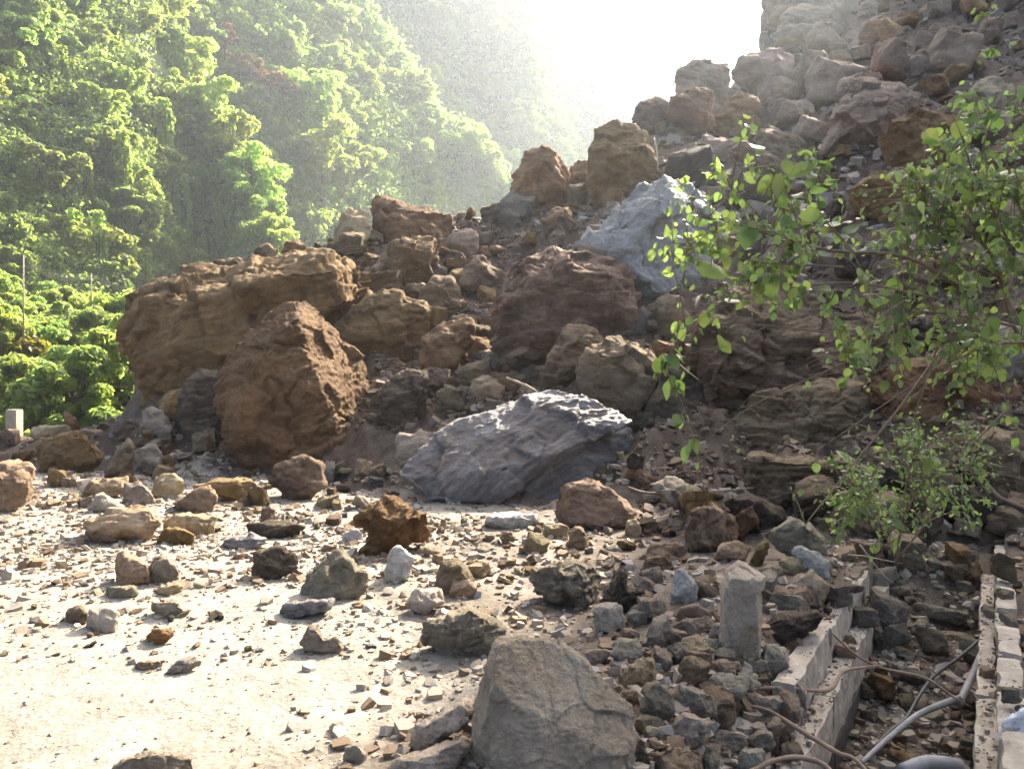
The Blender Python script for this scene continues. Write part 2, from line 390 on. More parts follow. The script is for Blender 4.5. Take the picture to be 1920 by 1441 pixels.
# ------------------------------------------------------------------ the rock face above the slide (right)
def cliff_mesh():
    # a faceted wall following the top of the slide, from its free edge (left) round to the right
    foot = np.array([(24, 62), (15.9, 48), (15.2, 45.5), (17, 44.6), (21, 43.6), (26, 41.5), (33, 38), (46, 30), (66, 18)])
    seg = np.concatenate([[0], np.cumsum(np.linalg.norm(np.diff(foot, axis=0), axis=1))])
    w = np.linspace(0, seg[-1], 240); h = np.concatenate([np.linspace(0, 1, 90)])
    fx = np.interp(w, seg, foot[:, 0]); fy = np.interp(w, seg, foot[:, 1])
    Wm, Hm = np.meshgrid(np.arange(len(w)), h)
    x = fx[Wm]; y = fy[Wm]; z0 = 8.0; z1 = np.interp(x, [15, 19, 23, 25.5, 28, 34], [25.5, 27, 29, 34, 44, 58]) + 1.2 * noise(np.stack([x * .5, y * .5, x * 0], -1).reshape(-1, 3), 8).reshape(x.shape); z1 = np.where(Wm < 90, np.minimum(z1, 27), z1); z = z0 + (z1 - z0) * Hm
    lean = (z - 14).clip(0) * .10
    x = x + .06 * (z - 14).clip(0); y = y + lean
    p = np.stack([x, y, z], -1).reshape(-1, 3)
    n = 1.1 * fbm(p * .16, 5, 50) + .5 * np.abs(fbm(p * (.5, .5, .9), 4, 55))
    q = p.copy(); q[:, 1] -= n * .8; q[:, 0] -= n * .35 + .5 * fbm(np.stack([p[:, 2] * .45, p[:, 0] * 0, p[:, 1] * .1], -1), 4, 77)
    idx = np.arange(len(w) * len(h)).reshape(len(h), len(w))
    f = np.stack([idx[:-1, :-1], idx[:-1, 1:], idx[1:, 1:], idx[1:, :-1]], -1).reshape(-1, 4)
    # plateau behind the edge
    top = q[idx[-1]]; bk = top + np.array([22, 22, -2.0])
    v = np.concatenate([q, bk]); o = len(q)
    f2 = [(idx[-1, i], idx[-1, i+1], o + i + 1, o + i) for i in range(len(w) - 1)]
    # left flank going back
    me = mesh_from("cliff", v, np.concatenate([f, np.array(f2)]))
    attr(me, "strat", np.concatenate([p[:, 2] * .9 + p[:, 0] * .4 + fbm(p * .3, 3, 60), bk[:, 2] * 0]))
    return me
me = cliff_mesh()
cl = link("cliff", me, M['haz'])
tag(cl, "tall bare rock face rising behind the top of the rubble slope", "cliff", kind='structure')
# ------------------------------------------------------------------ rocks
_tmp = bpy.data.objects.new("tmp", None)
def remesh(hulls, voxel):
    """union of convex hulls -> even mesh (verts, quads)"""
    bm = bmesh.new()
    for pts in hulls:
        vs = [bm.verts.new(p) for p in pts]
        r = bmesh.ops.convex_hull(bm, input=vs)
        junk = [x for x in set(r['geom_interior'] + r['geom_unused']) if isinstance(x, bmesh.types.BMVert) and x.is_valid]
        if junk: bmesh.ops.delete(bm, geom=junk, context='VERTS')
    me = bpy.data.meshes.new("t"); bm.to_mesh(me); bm.free()
    o = bpy.data.objects.new("t", me); C.objects.link(o)
    m = o.modifiers.new("r", 'REMESH'); m.mode = 'VOXEL'; m.voxel_size = voxel
    e = o.evaluated_get(bpy.context.evaluated_depsgraph_get()); em = e.to_mesh()
    v = np.empty(len(em.vertices) * 3, np.float32); em.vertices.foreach_get('co', v); v = v.reshape(-1, 3).astype(float)
    tot = np.empty(len(em.polygons), np.int32); em.polygons.foreach_get('loop_total', tot)
    li = np.empty(len(em.loops), np.int32); em.loops.foreach_get('vertex_index', li)
    st = np.concatenate([[0], np.cumsum(tot)[:-1]])
    q = li[st[tot == 4][:, None] + np.arange(4)]; t = li[st[tot == 3][:, None] + np.arange(3)]
    e.to_mesh_clear(); bpy.data.objects.remove(o); bpy.data.meshes.remove(me)
    return v, q, t

def vnormals(v, q, t):
    n = np.zeros_like(v)
    for f in (q, t):
        if len(f) == 0: continue
        fn = np.cross(v[f[:, 2]] - v[f[:, 0]], v[f[:, -1]] - v[f[:, 1]]) if f.shape[1] == 4 else np.cross(v[f[:, 1]] - v[f[:, 0]], v[f[:, 2]] - v[f[:, 0]])
        for k in range(f.shape[1]): np.add.at(n, f[:, k], fn)
    return n / (np.linalg.norm(n, axis=1)[:, None] + 1e-12)

def smooth(v, q, t, it=1, lam=.5):
    e = np.concatenate([q[:, [0, 1]], q[:, [1, 2]], q[:, [2, 3]], q[:, [3, 0]]] + ([t[:, [0, 1]], t[:, [1, 2]], t[:, [2, 0]]] if len(t) else []))
    for _ in range(it):
        a = np.zeros_like(v); c = np.zeros(len(v))
        np.add.at(a, e[:, 0], v[e[:, 1]]); np.add.at(c, e[:, 0], 1)
        np.add.at(a, e[:, 1], v[e[:, 0]]); np.add.at(c, e[:, 1], 1)
        v = v + lam * (a / np.maximum(c, 1)[:, None] - v)
    return v

def carve(v, q, t, size, seed, bed, rough=1., strata=1., soft=1, cuts=0, front_only=True, cutr=(.70, .93), ncell=42, facet=1.):
    """weather the hull: facets, ledges along the bedding, pits and grain"""
    s = size
    # broken faces: planes that cut the block flat
    Rc = np.random.default_rng(seed); c = v.mean(0); ext = None
    for i in range(cuts):
        a = Rc.normal(size=3)
        if front_only: a[1] = -abs(a[1]) - .7 - .7 * Rc.random(); a[2] += .25
        a /= np.linalg.norm(a)
        dd = (v - c) @ a; m = dd.max() * Rc.uniform(*cutr)
        lim = m + .006 * s * fbm(v / s * 3.0, 3, seed + i)
        v = v - np.clip(dd - lim, 0, None)[:, None] * a * .97
    v = smooth(v, q, t, soft)
    n = vnormals(v, q, t)
    p = v / s
    # chisel: flat chips knocked off (cellular steps)
    low = fbm(p * 2.2, 3, seed)
    d = .012 * low * rough
    chip = fbm(p * 5.0, 2, seed + 7); d += .020 * rough * (np.floor(chip * 2.6) / 2.6 * .85 + chip * .15)
    # fracture facets: flat scars of uneven depth with sharp edges between them
    nc = ncell; cp = p[Rc.integers(len(p), size=nc)] + Rc.normal(0, .03, (nc, 3)); gr = Rc.normal(0, .16, (nc, 3)); of = Rc.uniform(-.5, .5, nc)
    pw = p + .035 * np.stack([noise(p * 5, seed + 61), noise(p * 5, seed + 62), noise(p * 5, seed + 63)], -1)
    best = np.full(len(p), 1e9); cell = np.zeros(len(p), int)
    for i in range(nc):
        dd = ((pw - cp[i]) ** 2).sum(1); m_ = dd < best; best[m_] = dd[m_]; cell[m_] = i
    d += facet * (of[cell] * .055 + np.clip(((p - cp[cell]) * gr[cell]).sum(1), -.05, .05))
    h = v @ bed + .10 * s * fbm(p * 1.3, 3, seed + 11)
    k = h / s * 9.0 + 2.5 * noise(p * .8, seed + 15)
    fr = k - np.floor(k)
    ledge = np.minimum(fr / .8, 1) ** 2 - .5
    amp = .55 + .9 * noise(np.stack([np.floor(k) * 3.7, p[:, 0] * 1.5, p[:, 1] * 1.5], -1), seed + 17)
    side = np.clip(1 - np.abs(n @ bed), .15, 1)
    d += .028 * strata * ledge * amp * side
    k2 = k * 3.1 + noise(p * 4, seed + 19); d += .008 * strata * (np.abs((k2 % 1) - .5) * 2 - .5) * side
    cr = np.abs(fbm(p * 3.2, 3, seed + 41)); d -= .030 * (rough > .75) * np.clip(.10 - cr, 0, 1) / .10 * (fbm(p * 1.7, 1, seed + 43) > -.1)
    d += .011 * rough * fbm(p * 11, 5, seed + 23, .65)
    d += .006 * rough * fbm(p * 40, 2, seed + 29, .6)
    return v + n * (d * s)[:, None], h

def poly_in(box, r):
    x0, y0, x1, y1 = box; n = r.randint(6, 8); out = []; a0 = r.uniform(0, 6.28)
    for i in range(n):
        a = a0 + 6.283 * (i + r.uniform(-.3, .3)) / n
        c, s_ = math.cos(a), math.sin(a); e = .62
        out.append((.5 + .5 * math.copysign(abs(c) ** e, c), .5 + .5 * math.copysign(abs(s_) ** e, s_)))
    xs = [p[0] for p in out]; ys_ = [p[1] for p in out]
    return [(x0 + (p[0] - min(xs)) / (max(xs) - min(xs)) * (x1 - x0), y0 + (p[1] - min(ys_)) / (max(ys_) - min(ys_)) * (y1 - y0)) for p in out]

HERO_BOX = []; HERO = []
def hero(name, mat, outl, label, th=.85, front=None, Y=None, s=1., r=1., bed=None, group=None, cat=None, px=3.9, k=None, sink=.14, soft=0, base=None, cuts=None, ring=1., facet=1.):
    """a rock seen with this outline: stands where its foot meets the ground, with real thickness"""
    seed = len(HERO_BOX) * 13 + 5; R = random.Random(seed)
    polys = [outl] if not isinstance(outl, list) or not isinstance(outl[0], list) else outl
    polys = [poly_in(p, R) if isinstance(p, tuple) else p for p in polys]
    allp = np.array([p[:2] for q in polys for p in q], float)
    x0, y0 = allp.min(0); x1, y1 = allp.max(0); w, h = x1 - x0, y1 - y0
    if Y is None:
        Y0 = min(hit(x0 + w * a, min(base or y1, 1700)) for a in (.3, .5, .7))
    else: Y0 = Y
    T = th * (w * h) ** .5 / F * Y0 * min(1., 1.2 * (min(w, h) / max(w, h)) ** .25)
    Yc = Y0 + .40 * T
    bottom = np.array([(0, h * sink)])
    hulls = []
    for q in polys:
        q = np.array([tuple(p) + (0,) * (3 - len(p)) for p in q], float); cen = q[:, :2].mean(0); pts = []
        for p in q:
            low = (p[1] > y0 + .8 * h); hi = np.clip(1 - (p[1] - y0) / (.45 * h), 0, 1)
            dz = p[2] if len(p) > 2 and p[2] else hi * .30 + R.uniform(-.14, .10)
            pts.append(at(*(p[:2] + (bottom[0] if low else 0)), Yc + T * dz))
        if front and len(polys) == 1:
            for (fx, fy, fd) in front: pts.append(at(fx, fy, Yc - T * fd))
        else:
            m = len(q); j0 = R.random()
            tx, ty = R.uniform(-.45, .45), R.uniform(-.15, .5)          # one broad broken face in front, tilted
            for i in range(5):
                j = int((i + j0) / 5 * m) % m; rr = R.uniform(.6, .9)
                pp = cen + (q[j, :2] - cen) * rr + (0, .06 * h)
                e = (pp - cen) / (w, h)
                pts.append(at(*pp, Yc + T * (q[j, 2] * rr - ring * (.42 + tx * e[0] + ty * e[1]))))
        for i in range(5):
            j = int((i + R.random()) / 5 * len(q)) % len(q); rr = R.uniform(.45, .85)
            pts.append(at(*(cen + (q[j, :2] - cen) * rr), Yc + T * R.uniform(.4, .6)))
        hulls.append([tuple(p) for p in pts])
    size = max(w, h) / F * Yc; size_m = ((w * h) ** .5) / F * Yc
    vox = min(max(px / F * Yc, max(size, T) / 110), min(w, h) / F * Yc / 9)
    v, q, t = remesh(hulls, vox)
    b = np.array(bed if bed else (R.uniform(-.35, .35), R.uniform(-.3, .3), 1.)); b /= np.linalg.norm(b)
    v, hgt = carve(v, q, t, size_m, seed, b, r, s, soft, cuts if cuts is not None else (6 if front else 13), facet=facet)
    org = np.array([v[:, 0].mean(), v[:, 1].mean(), v[:, 2].min()])
    me = mesh_from(name, v - org, [q, t])
    attr(me, "strat", hgt * (1.0 if size_m > .8 else .8 / size_m * .6))
    o = link(name, me, M[mat], loc=org)
    tag(o, label, cat or name.replace('_', ' '), group)
    HERO_BOX.append((x0, y0, x1, y1)); HERO.append((x0, y0, x1, y1, label, o))
    return o

H = hero
# --- the left mass and the big boulders at the foot of the slide
H('boulder', 'brown', [[(212,640),(218,590),(232,556),(284,522),(370,500),(470,500),(520,560),(545,640),(545,720),(430,770),(330,770),(236,768),(208,705)], [(420,520),(470,478),(560,470),(640,470),(690,500),(690,560),(600,620),(480,640)]],
  "huge soil-caked brown boulder at the left end of the slide, trees right behind it", th=.62, Y=15.0, r=1., s=.6, base=790, cuts=5)
H('boulder', 'brown', [(408,700),(440,655),(455,622),(500,585),(548,556),(575,560,.35),(622,612,.5),(692,690,.62),(722,750,.62),(732,795,.55),(724,832,.4),(660,868,-.05),(560,884),(470,872),(424,825),(406,755)],
  "pointed brown boulder standing at the front of the slide, its right side in full sun", th=.75, front=[(560,600,.10),(590,700,.22),(650,845,.16),(470,690,.42),(450,800,.45),(560,850,.36)], r=.9, s=.7, cuts=0, px=3.2, facet=.55)
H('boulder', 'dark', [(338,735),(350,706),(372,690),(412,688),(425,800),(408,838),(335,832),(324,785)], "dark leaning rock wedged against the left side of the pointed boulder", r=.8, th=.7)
H('boulder', 'brown', [(294,758),(318,732),(346,726),(350,775),(312,790)], "small brown boulder tucked under the huge boulder's right foot", Y=13.6)
H('boulder', 'grey', [(262,806),(268,765),(284,760),(306,768),(328,808),(322,824),(280,822)], "grey shard with a bright sunlit top below the huge left boulder", s=1.4)
H('boulder', 'brown', [(618,612),(655,580),(692,545),(742,540),(802,566),(812,605),(798,645),(764,700),(700,716),(640,690)], "hunched dark brown boulder just right of the pointed boulder's peak", th=.7, s=.8, Y=14.6)
H('boulder', 'brown', [(703,508),(728,455),(770,430),(814,440),(824,475),(806,540),(715,550)], "upright rounded brown block below the concave crest slab", s=.7)
H('rock_slab', 'brown', [(688,400),(704,366),(742,386),(800,397),(850,400),(856,425),(838,452),(760,445),(700,458)], "long brown slab with a concave top and raised left tip on the crest", s=.6)
H('boulder', 'tan', [(622,442),(640,402),(665,388),(690,390),(698,440),(662,466),(630,462)], "smooth rounded tan boulder at the left end of the concave slab", r=.6, s=.4)
H('boulder', 'haz', [(827,462),(845,436),(888,425),(900,440),(895,472),(850,480)], "pale block with a sunlit right edge above the bent reed", s=1.2)
H('boulder', 'dirt', [(858,522),(888,478),(902,475),(942,510),(938,540),(892,553),(866,546)], "cone-shaped brown rock right of the bent reed", s=.6)
H('boulder', 'dirt', [(786,548),(814,515),(850,520),(868,550),(852,580),(800,562)], "small sunlit rock perched above the bright flat-topped block", s=1.)
H('boulder', 'brown', [(792,628),(832,598),(886,600),(892,640),(874,672),(850,682),(800,702),(786,684)], "flat-topped block in the middle of the slide with a bright white top", s=.7, front=[(800,640,.45),(870,640,.5),(850,680,.4),(795,690,.4)])
H('boulder', 'strata', [(914,592),(940,532),(990,482),(1060,462),(1132,478),(1182,520),(1206,575),(1185,605),(1112,625),(1032,685),(952,692),(928,640)], "large central boulder with ledges along its top and a dark hollow face", th=.8, s=1.3, bed=(-.1,.25,1), front=[(985,560,.45),(1060,500,.25),(1130,540,.5),(940,640,.42),(1030,640,.35)])
H('boulder', 'blue', [(1082,458),(1112,425),(1160,383),(1202,345),(1240,327),(1302,350),(1346,405),(1352,475),(1312,522),(1240,560),(1190,532),(1150,487),(1100,472)], "big pale blue-grey boulder behind the tips of the leafy branches", th=.75, s=.8, bed=(.5,.2,.8), front=[(1165,400,.42),(1150,480,.3),(1260,380,.5),(1240,540,.36),(1330,470,.3)])
H('boulder', 'brown', [(954,352),(984,286),(1020,270),(1052,290),(1070,322),(1072,358),(1032,400),(985,385)], "peaked brown boulder standing alone on the crest", s=.5, front=[(1030,290,.2),(1050,370,.42),(990,330,.4),(985,380,.3)])
H('boulder', 'grey', [(927,404),(940,365),(970,352),(1002,362),(1009,397),(986,424),(940,428)], "rounded grey cracked stone under the peaked crest boulder", r=1.1, s=1.2)
H('boulder', 'brown', [(1100,305),(1112,245),(1150,227),(1202,230),(1228,262),(1243,312),(1222,350),(1150,376),(1102,368)], "large square brown block on the crest above the blue-grey boulder", s=.8, th=.7)
H('boulder', 'brown', [(1060,338),(1075,304),(1100,299),(1112,330),(1100,354)], "small brown rock between the peaked boulder and the square block", s=.7)
H('boulder', 'dirt', [(1185,220),(1200,190),(1246,174),(1264,200),(1252,240),(1200,242)], "brown rock on the skyline just above the square block", s=.7)
H('boulder', 'brown', [(1246,218),(1258,180),(1300,161),(1337,160),(1343,202),(1322,244),(1275,246)], "reddish brown rounded boulder on the skyline capped with loose soil", s=.5)
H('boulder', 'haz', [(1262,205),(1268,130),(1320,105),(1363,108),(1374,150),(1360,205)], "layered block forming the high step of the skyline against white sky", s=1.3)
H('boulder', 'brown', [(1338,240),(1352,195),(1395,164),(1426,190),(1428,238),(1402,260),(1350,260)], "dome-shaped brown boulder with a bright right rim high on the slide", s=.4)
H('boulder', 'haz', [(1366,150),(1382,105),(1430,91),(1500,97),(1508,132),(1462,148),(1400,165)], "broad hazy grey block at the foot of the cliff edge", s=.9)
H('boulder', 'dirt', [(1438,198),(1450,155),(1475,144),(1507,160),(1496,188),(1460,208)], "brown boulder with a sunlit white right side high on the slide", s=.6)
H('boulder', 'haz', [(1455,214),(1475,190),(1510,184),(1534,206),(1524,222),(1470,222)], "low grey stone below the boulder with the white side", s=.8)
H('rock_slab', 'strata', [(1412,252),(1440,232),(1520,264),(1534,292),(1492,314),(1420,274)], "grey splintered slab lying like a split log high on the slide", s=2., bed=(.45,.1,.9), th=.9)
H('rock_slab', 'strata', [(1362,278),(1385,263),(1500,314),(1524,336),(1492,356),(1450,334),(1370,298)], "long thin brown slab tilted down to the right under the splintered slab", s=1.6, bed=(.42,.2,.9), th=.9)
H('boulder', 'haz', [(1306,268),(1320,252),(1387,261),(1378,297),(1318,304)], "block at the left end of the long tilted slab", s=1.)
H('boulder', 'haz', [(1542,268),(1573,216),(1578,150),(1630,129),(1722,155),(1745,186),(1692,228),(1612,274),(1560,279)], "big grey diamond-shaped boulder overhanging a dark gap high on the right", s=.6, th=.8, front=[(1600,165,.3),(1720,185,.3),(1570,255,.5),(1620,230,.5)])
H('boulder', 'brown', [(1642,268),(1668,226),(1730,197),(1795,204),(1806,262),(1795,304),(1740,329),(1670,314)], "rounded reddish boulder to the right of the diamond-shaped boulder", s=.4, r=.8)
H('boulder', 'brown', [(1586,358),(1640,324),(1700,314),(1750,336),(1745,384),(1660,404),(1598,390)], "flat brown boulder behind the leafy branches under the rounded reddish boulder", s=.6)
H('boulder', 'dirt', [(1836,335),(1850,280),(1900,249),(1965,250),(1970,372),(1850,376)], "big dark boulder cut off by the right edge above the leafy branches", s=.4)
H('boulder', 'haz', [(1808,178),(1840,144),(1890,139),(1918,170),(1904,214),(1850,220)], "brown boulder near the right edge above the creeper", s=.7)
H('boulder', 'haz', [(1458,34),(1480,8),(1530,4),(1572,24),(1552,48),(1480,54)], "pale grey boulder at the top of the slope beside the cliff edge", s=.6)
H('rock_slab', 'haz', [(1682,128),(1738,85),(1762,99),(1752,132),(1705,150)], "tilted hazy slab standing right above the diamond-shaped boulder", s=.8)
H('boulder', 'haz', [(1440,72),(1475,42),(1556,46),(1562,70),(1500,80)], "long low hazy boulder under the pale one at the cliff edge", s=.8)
# --- the middle right
H('boulder', 'dirt', [(1064,684),(1108,641),(1170,624),(1232,634),(1248,668),(1244,745),(1216,785),(1150,792),(1086,745)], "dusty brown boulder above the slate slab, left of the hanging vine", th=.8, s=.5, front=[(1110,680,.4),(1210,650,.35),(1190,760,.5),(1100,735,.35)])
H('boulder', 'strata', [(1014,695),(1038,650),(1063,605),(1122,619),(1134,642),(1074,704),(1030,726)], "finely layered block leaning on the dusty brown boulder", s=1.9, bed=(.25,.2,.95))
H('boulder', 'grey', [(1142,630),(1174,590),(1206,572),(1238,595),(1234,634)], "small pinkish grey rock on top of the dusty brown boulder", s=.9)
H('rock_slab', 'slate', [[(735,888,-0.26),(790,828,-0.06),(850,788,0.07),(960,744,0.25),(1030,724,0.31),(1102,738,0.31),(1142,780,0.19),(1192,790,0.19),(1060,856,-0.14),(930,912,-0.30),(800,918,-0.32)], [(800,905,-.1),(930,890,0),(1180,800,.35),(1195,850,.35),(1172,905,.3),(1050,940,.05),(930,946,-.1)]],
  "large blue-grey slate slab with a rippled top slanting down to the left", th=.85, s=1.25, r=.6, bed=(-.46,.15,.87), base=935, ring=.22, cuts=0, px=2.6, facet=.5)
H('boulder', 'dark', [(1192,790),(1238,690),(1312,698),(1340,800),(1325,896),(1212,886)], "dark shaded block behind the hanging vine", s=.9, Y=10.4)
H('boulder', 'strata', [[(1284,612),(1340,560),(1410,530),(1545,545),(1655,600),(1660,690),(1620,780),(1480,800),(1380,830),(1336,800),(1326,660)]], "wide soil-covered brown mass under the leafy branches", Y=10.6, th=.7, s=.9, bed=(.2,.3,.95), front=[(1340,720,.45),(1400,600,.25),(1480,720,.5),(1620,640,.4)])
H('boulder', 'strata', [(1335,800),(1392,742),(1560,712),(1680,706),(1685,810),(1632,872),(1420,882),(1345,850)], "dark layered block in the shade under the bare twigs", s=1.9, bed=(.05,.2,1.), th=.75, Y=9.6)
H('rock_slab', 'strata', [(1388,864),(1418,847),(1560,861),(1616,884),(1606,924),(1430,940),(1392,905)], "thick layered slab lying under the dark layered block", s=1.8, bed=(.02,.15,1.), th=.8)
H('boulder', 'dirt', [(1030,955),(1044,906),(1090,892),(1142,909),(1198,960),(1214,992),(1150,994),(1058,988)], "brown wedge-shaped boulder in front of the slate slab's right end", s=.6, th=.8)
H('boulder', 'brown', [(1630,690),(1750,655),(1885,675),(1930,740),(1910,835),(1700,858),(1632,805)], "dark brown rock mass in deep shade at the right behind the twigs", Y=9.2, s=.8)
H('boulder', 'grey', [(1828,690),(1840,640),(1880,605),(1930,610),(1960,690),(1900,720)], "grey boulder at the right edge beside the thick stem", Y=8.4, s=.6)
H('boulder', 'dirt', [(1815,905),(1830,810),(1880,790),(1935,820),(1940,905),(1880,935)], "rounded brown rock low at the right edge above the ditch", Y=7.4, s=.6)
H('rock_slab', 'grey', [(1218,908),(1250,894),(1312,914),(1338,940),(1296,978),(1278,942)], "pale bowed stone like a log end behind the dry stick", s=1.5, bed=(.3,.1,1))
H('boulder', 'strata', [(1282,990),(1298,952),(1340,946),(1380,970),(1384,1012),(1356,1028),(1294,1038)], "stump-like brown block with a sunlit bark-textured right side", s=1.3, bed=(.9,.1,.3), th=1.)
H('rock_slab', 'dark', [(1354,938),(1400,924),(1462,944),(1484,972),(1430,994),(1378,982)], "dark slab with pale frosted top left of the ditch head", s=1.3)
H('rock_slab', 'grey', [(1422,1004),(1480,969),(1502,972),(1548,1010),(1552,1038),(1490,1044)], "smooth grey slab tilted like a roof above the ditch head", s=.4, r=.6, th=.7)
H('rock_slab', 'brown', [(1402,1058),(1420,1020),(1436,1008),(1444,1020),(1424,1062)], "dark narrow stone leaning below the roof-like grey slab", s=1.)
H('stone', 'tan', [(1458,1052),(1480,1042),(1518,1050),(1512,1074),(1464,1078)], "yellow stone block below the roof-like grey slab", s=.3, r=.5)
H('rock_slab', 'blue', [(1483,1032),(1500,1021),(1558,1050),(1553,1078),(1520,1074)], "white stone slab right of the yellow block", s=.6)
H('stone', 'cream', [[(1347,1234),(1350,1095),(1364,1066),(1424,1084),(1429,1150),(1425,1234)], [(1354,1102),(1360,1066),(1386,1049),(1438,1076),(1432,1104),(1402,1114)]], "upright stone post with an overhanging cap beside the ditch", s=.45, r=.5, bed=(1,.1,.12), th=.8, cuts=0, px=2.4, facet=.3)
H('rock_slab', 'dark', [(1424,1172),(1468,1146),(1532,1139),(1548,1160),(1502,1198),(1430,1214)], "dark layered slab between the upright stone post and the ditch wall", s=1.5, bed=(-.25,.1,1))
H('stone', 'pale', [(1443,1222),(1462,1206),(1474,1210),(1488,1265),(1462,1273)], "small pale plate leaning at the foot of the upright stone post", s=.5)
H('stone', 'blue', [(1253,1122),(1268,1070),(1284,1064),(1309,1095),(1306,1120),(1275,1131)], "whitish blue pyramid stone left of the upright stone post", s=.5, r=1.1)
# --- the rubble beside the ditch
G1 = "rubble stones along the ditch's left edge"
for mt, ol, lb, kw in [
 ('grey', [(1143,1228),(1158,1196),(1196,1194),(1210,1222),(1190,1247)], "brownish stone at the top of the heap right of the big foreground rock", {}),
 ('tan', [(1153,1274),(1188,1236),(1220,1227),(1232,1260),(1202,1288),(1165,1290)], "cream striped stone touching the big foreground rock's right shoulder", dict(s=1.2)),
 ('grey', [(1195,1334),(1208,1285),(1230,1271),(1267,1305),(1264,1343),(1225,1361)], "egg-shaped upright grey stone right of the big foreground rock", dict(s=.4)),
 ('grey', [(1257,1302),(1273,1279),(1346,1309),(1342,1333),(1290,1340)], "pale-topped angular stone right of the egg-shaped stone", dict(s=1.)),
 ('grey', [(1304,1288),(1338,1261),(1420,1264),(1428,1287),(1372,1313),(1320,1304)], "flat wide grey stone in the middle of the ditch-side heap", dict(s=1.)),
 ('grey', [(1237,1380),(1283,1335),(1347,1350),(1337,1372),(1300,1402),(1258,1398)], "large pale flat stone below the egg-shaped stone", dict(s=1.2)),
 ('tan', [(1272,1240),(1277,1195),(1311,1189),(1348,1226),(1332,1244)], "boxy tan stone left of the upright stone post's foot", {}),
 ('grey', [(1330,1376),(1348,1366),(1396,1372),(1402,1396),(1370,1412),(1335,1402)], "layered grey stone near the bottom edge beside the ditch", dict(s=1.4)),
 ('grey', [(1398,1384),(1420,1366),(1448,1372),(1454,1400),(1430,1412)], "rough stone beside the broken ditch wall near the bottom edge", {}),
 ('dirt', [(1215,1450),(1222,1412),(1262,1398),(1316,1404),(1322,1460)], "brown soil-topped stone cut by the bottom edge", dict(base=1480)),
 ('tan', [(1302,1430),(1315,1412),(1330,1410),(1334,1432),(1318,1440)], "tiny cream stone at the bottom edge on the soil-topped stone", dict(Y=2.95)),
 ('grey', [(1082,1238),(1098,1216),(1138,1215),(1142,1238),(1110,1252)], "light stone behind the big foreground rock's right shoulder", {}),
 ('grey', [(1208,1205),(1226,1152),(1250,1152),(1262,1190),(1240,1212)], "dusty stone at the back of the ditch-side heap", {}),
 ('grey', [(1222,1182),(1262,1168),(1340,1150),(1346,1176),(1290,1196)], "pale broad stone behind the boxy tan one", {}),
 ('grey', (1310,1195,1352,1232), "small stone hidden left of the upright stone post's foot", {}),
 ('grey', (1396,1235,1444,1262), "flat stone in front of the upright stone post", {}),
 ('tan', (1330,1236,1392,1262), "light tan flake below the upright stone post", {}),
 ('pale', (1380,1400,1440,1450), "whitish rough stone at the bottom edge beside the black hose", dict(base=1470)),
 ('grey', (1318,1395,1350,1450), "dark upright chip at the bottom edge", dict(base=1470)),
 ('dirt', (1160,1290,1200,1330), "brown stone squeezed behind the egg-shaped stone", {}),
 ('grey', (1205,1358,1240,1392), "small brown stone below the egg-shaped stone", {}),
 ('grey', (1392,1300,1470,1345), "angular grey stone under the dry branches", {}),
 ('dirt', (1440,1140,1530,1100), "brown stone above the dark slab by the ditch wall", {}),
 ('haz', [(1470,1098),(1520,1065),(1560,1100),(1545,1135),(1490,1125)], "sloping brown plate behind the ditch's left wall", dict(s=.6)),
 ('haz', [(1530,1092),(1600,1120),(1605,1142),(1560,1138)], "long flake pointing to the ditch", dict(s=1.2)),
]:
    if isinstance(ol, tuple): ol = (ol[0], min(ol[1], ol[3]), ol[2], max(ol[1], ol[3]))
    H('stone', mt, ol, lb, group=G1, **kw)
# --- the big foreground rock and what leans on it
H('boulder', 'fore', [(874,1490),(884,1350),(905,1270),(928,1200),(985,1187),(1050,1194),(1080,1240),(1150,1290),(1188,1325),(1198,1385),(1218,1490)], "big grey-brown flat-faced boulder at the bottom edge of the picture", th=.75, s=.4, r=.7, front=[(905,1420,.42),(960,1260,.28),(1010,1480,.5),(1100,1300,.25),(1180,1420,.35),(940,1215,.18)], base=1475, px=3.2, facet=.3)
H('stone', 'dark', [(1156,1398),(1200,1380),(1222,1420),(1218,1490),(1158,1490)], "dark upright splinter against the right foot of the big foreground boulder", s=1.6, bed=(1,.1,.1), Y=2.75)
H('rock_slab', 'cream', [(755,1413),(778,1360),(870,1304),(897,1304),(892,1342),(790,1404)], "long cream log-like slab left of the big foreground boulder", s=1.2, bed=(.3,.4,.9), th=.9, facet=.4, cuts=3)
H('rock_slab', 'cream', [(712,1455),(740,1420),(870,1380),(884,1402),(862,1434),(800,1475)], "second cream slab below the log-like one at the bottom edge", s=1.3, bed=(.2,.4,.9), th=.9, base=1460, facet=.4, cuts=3)
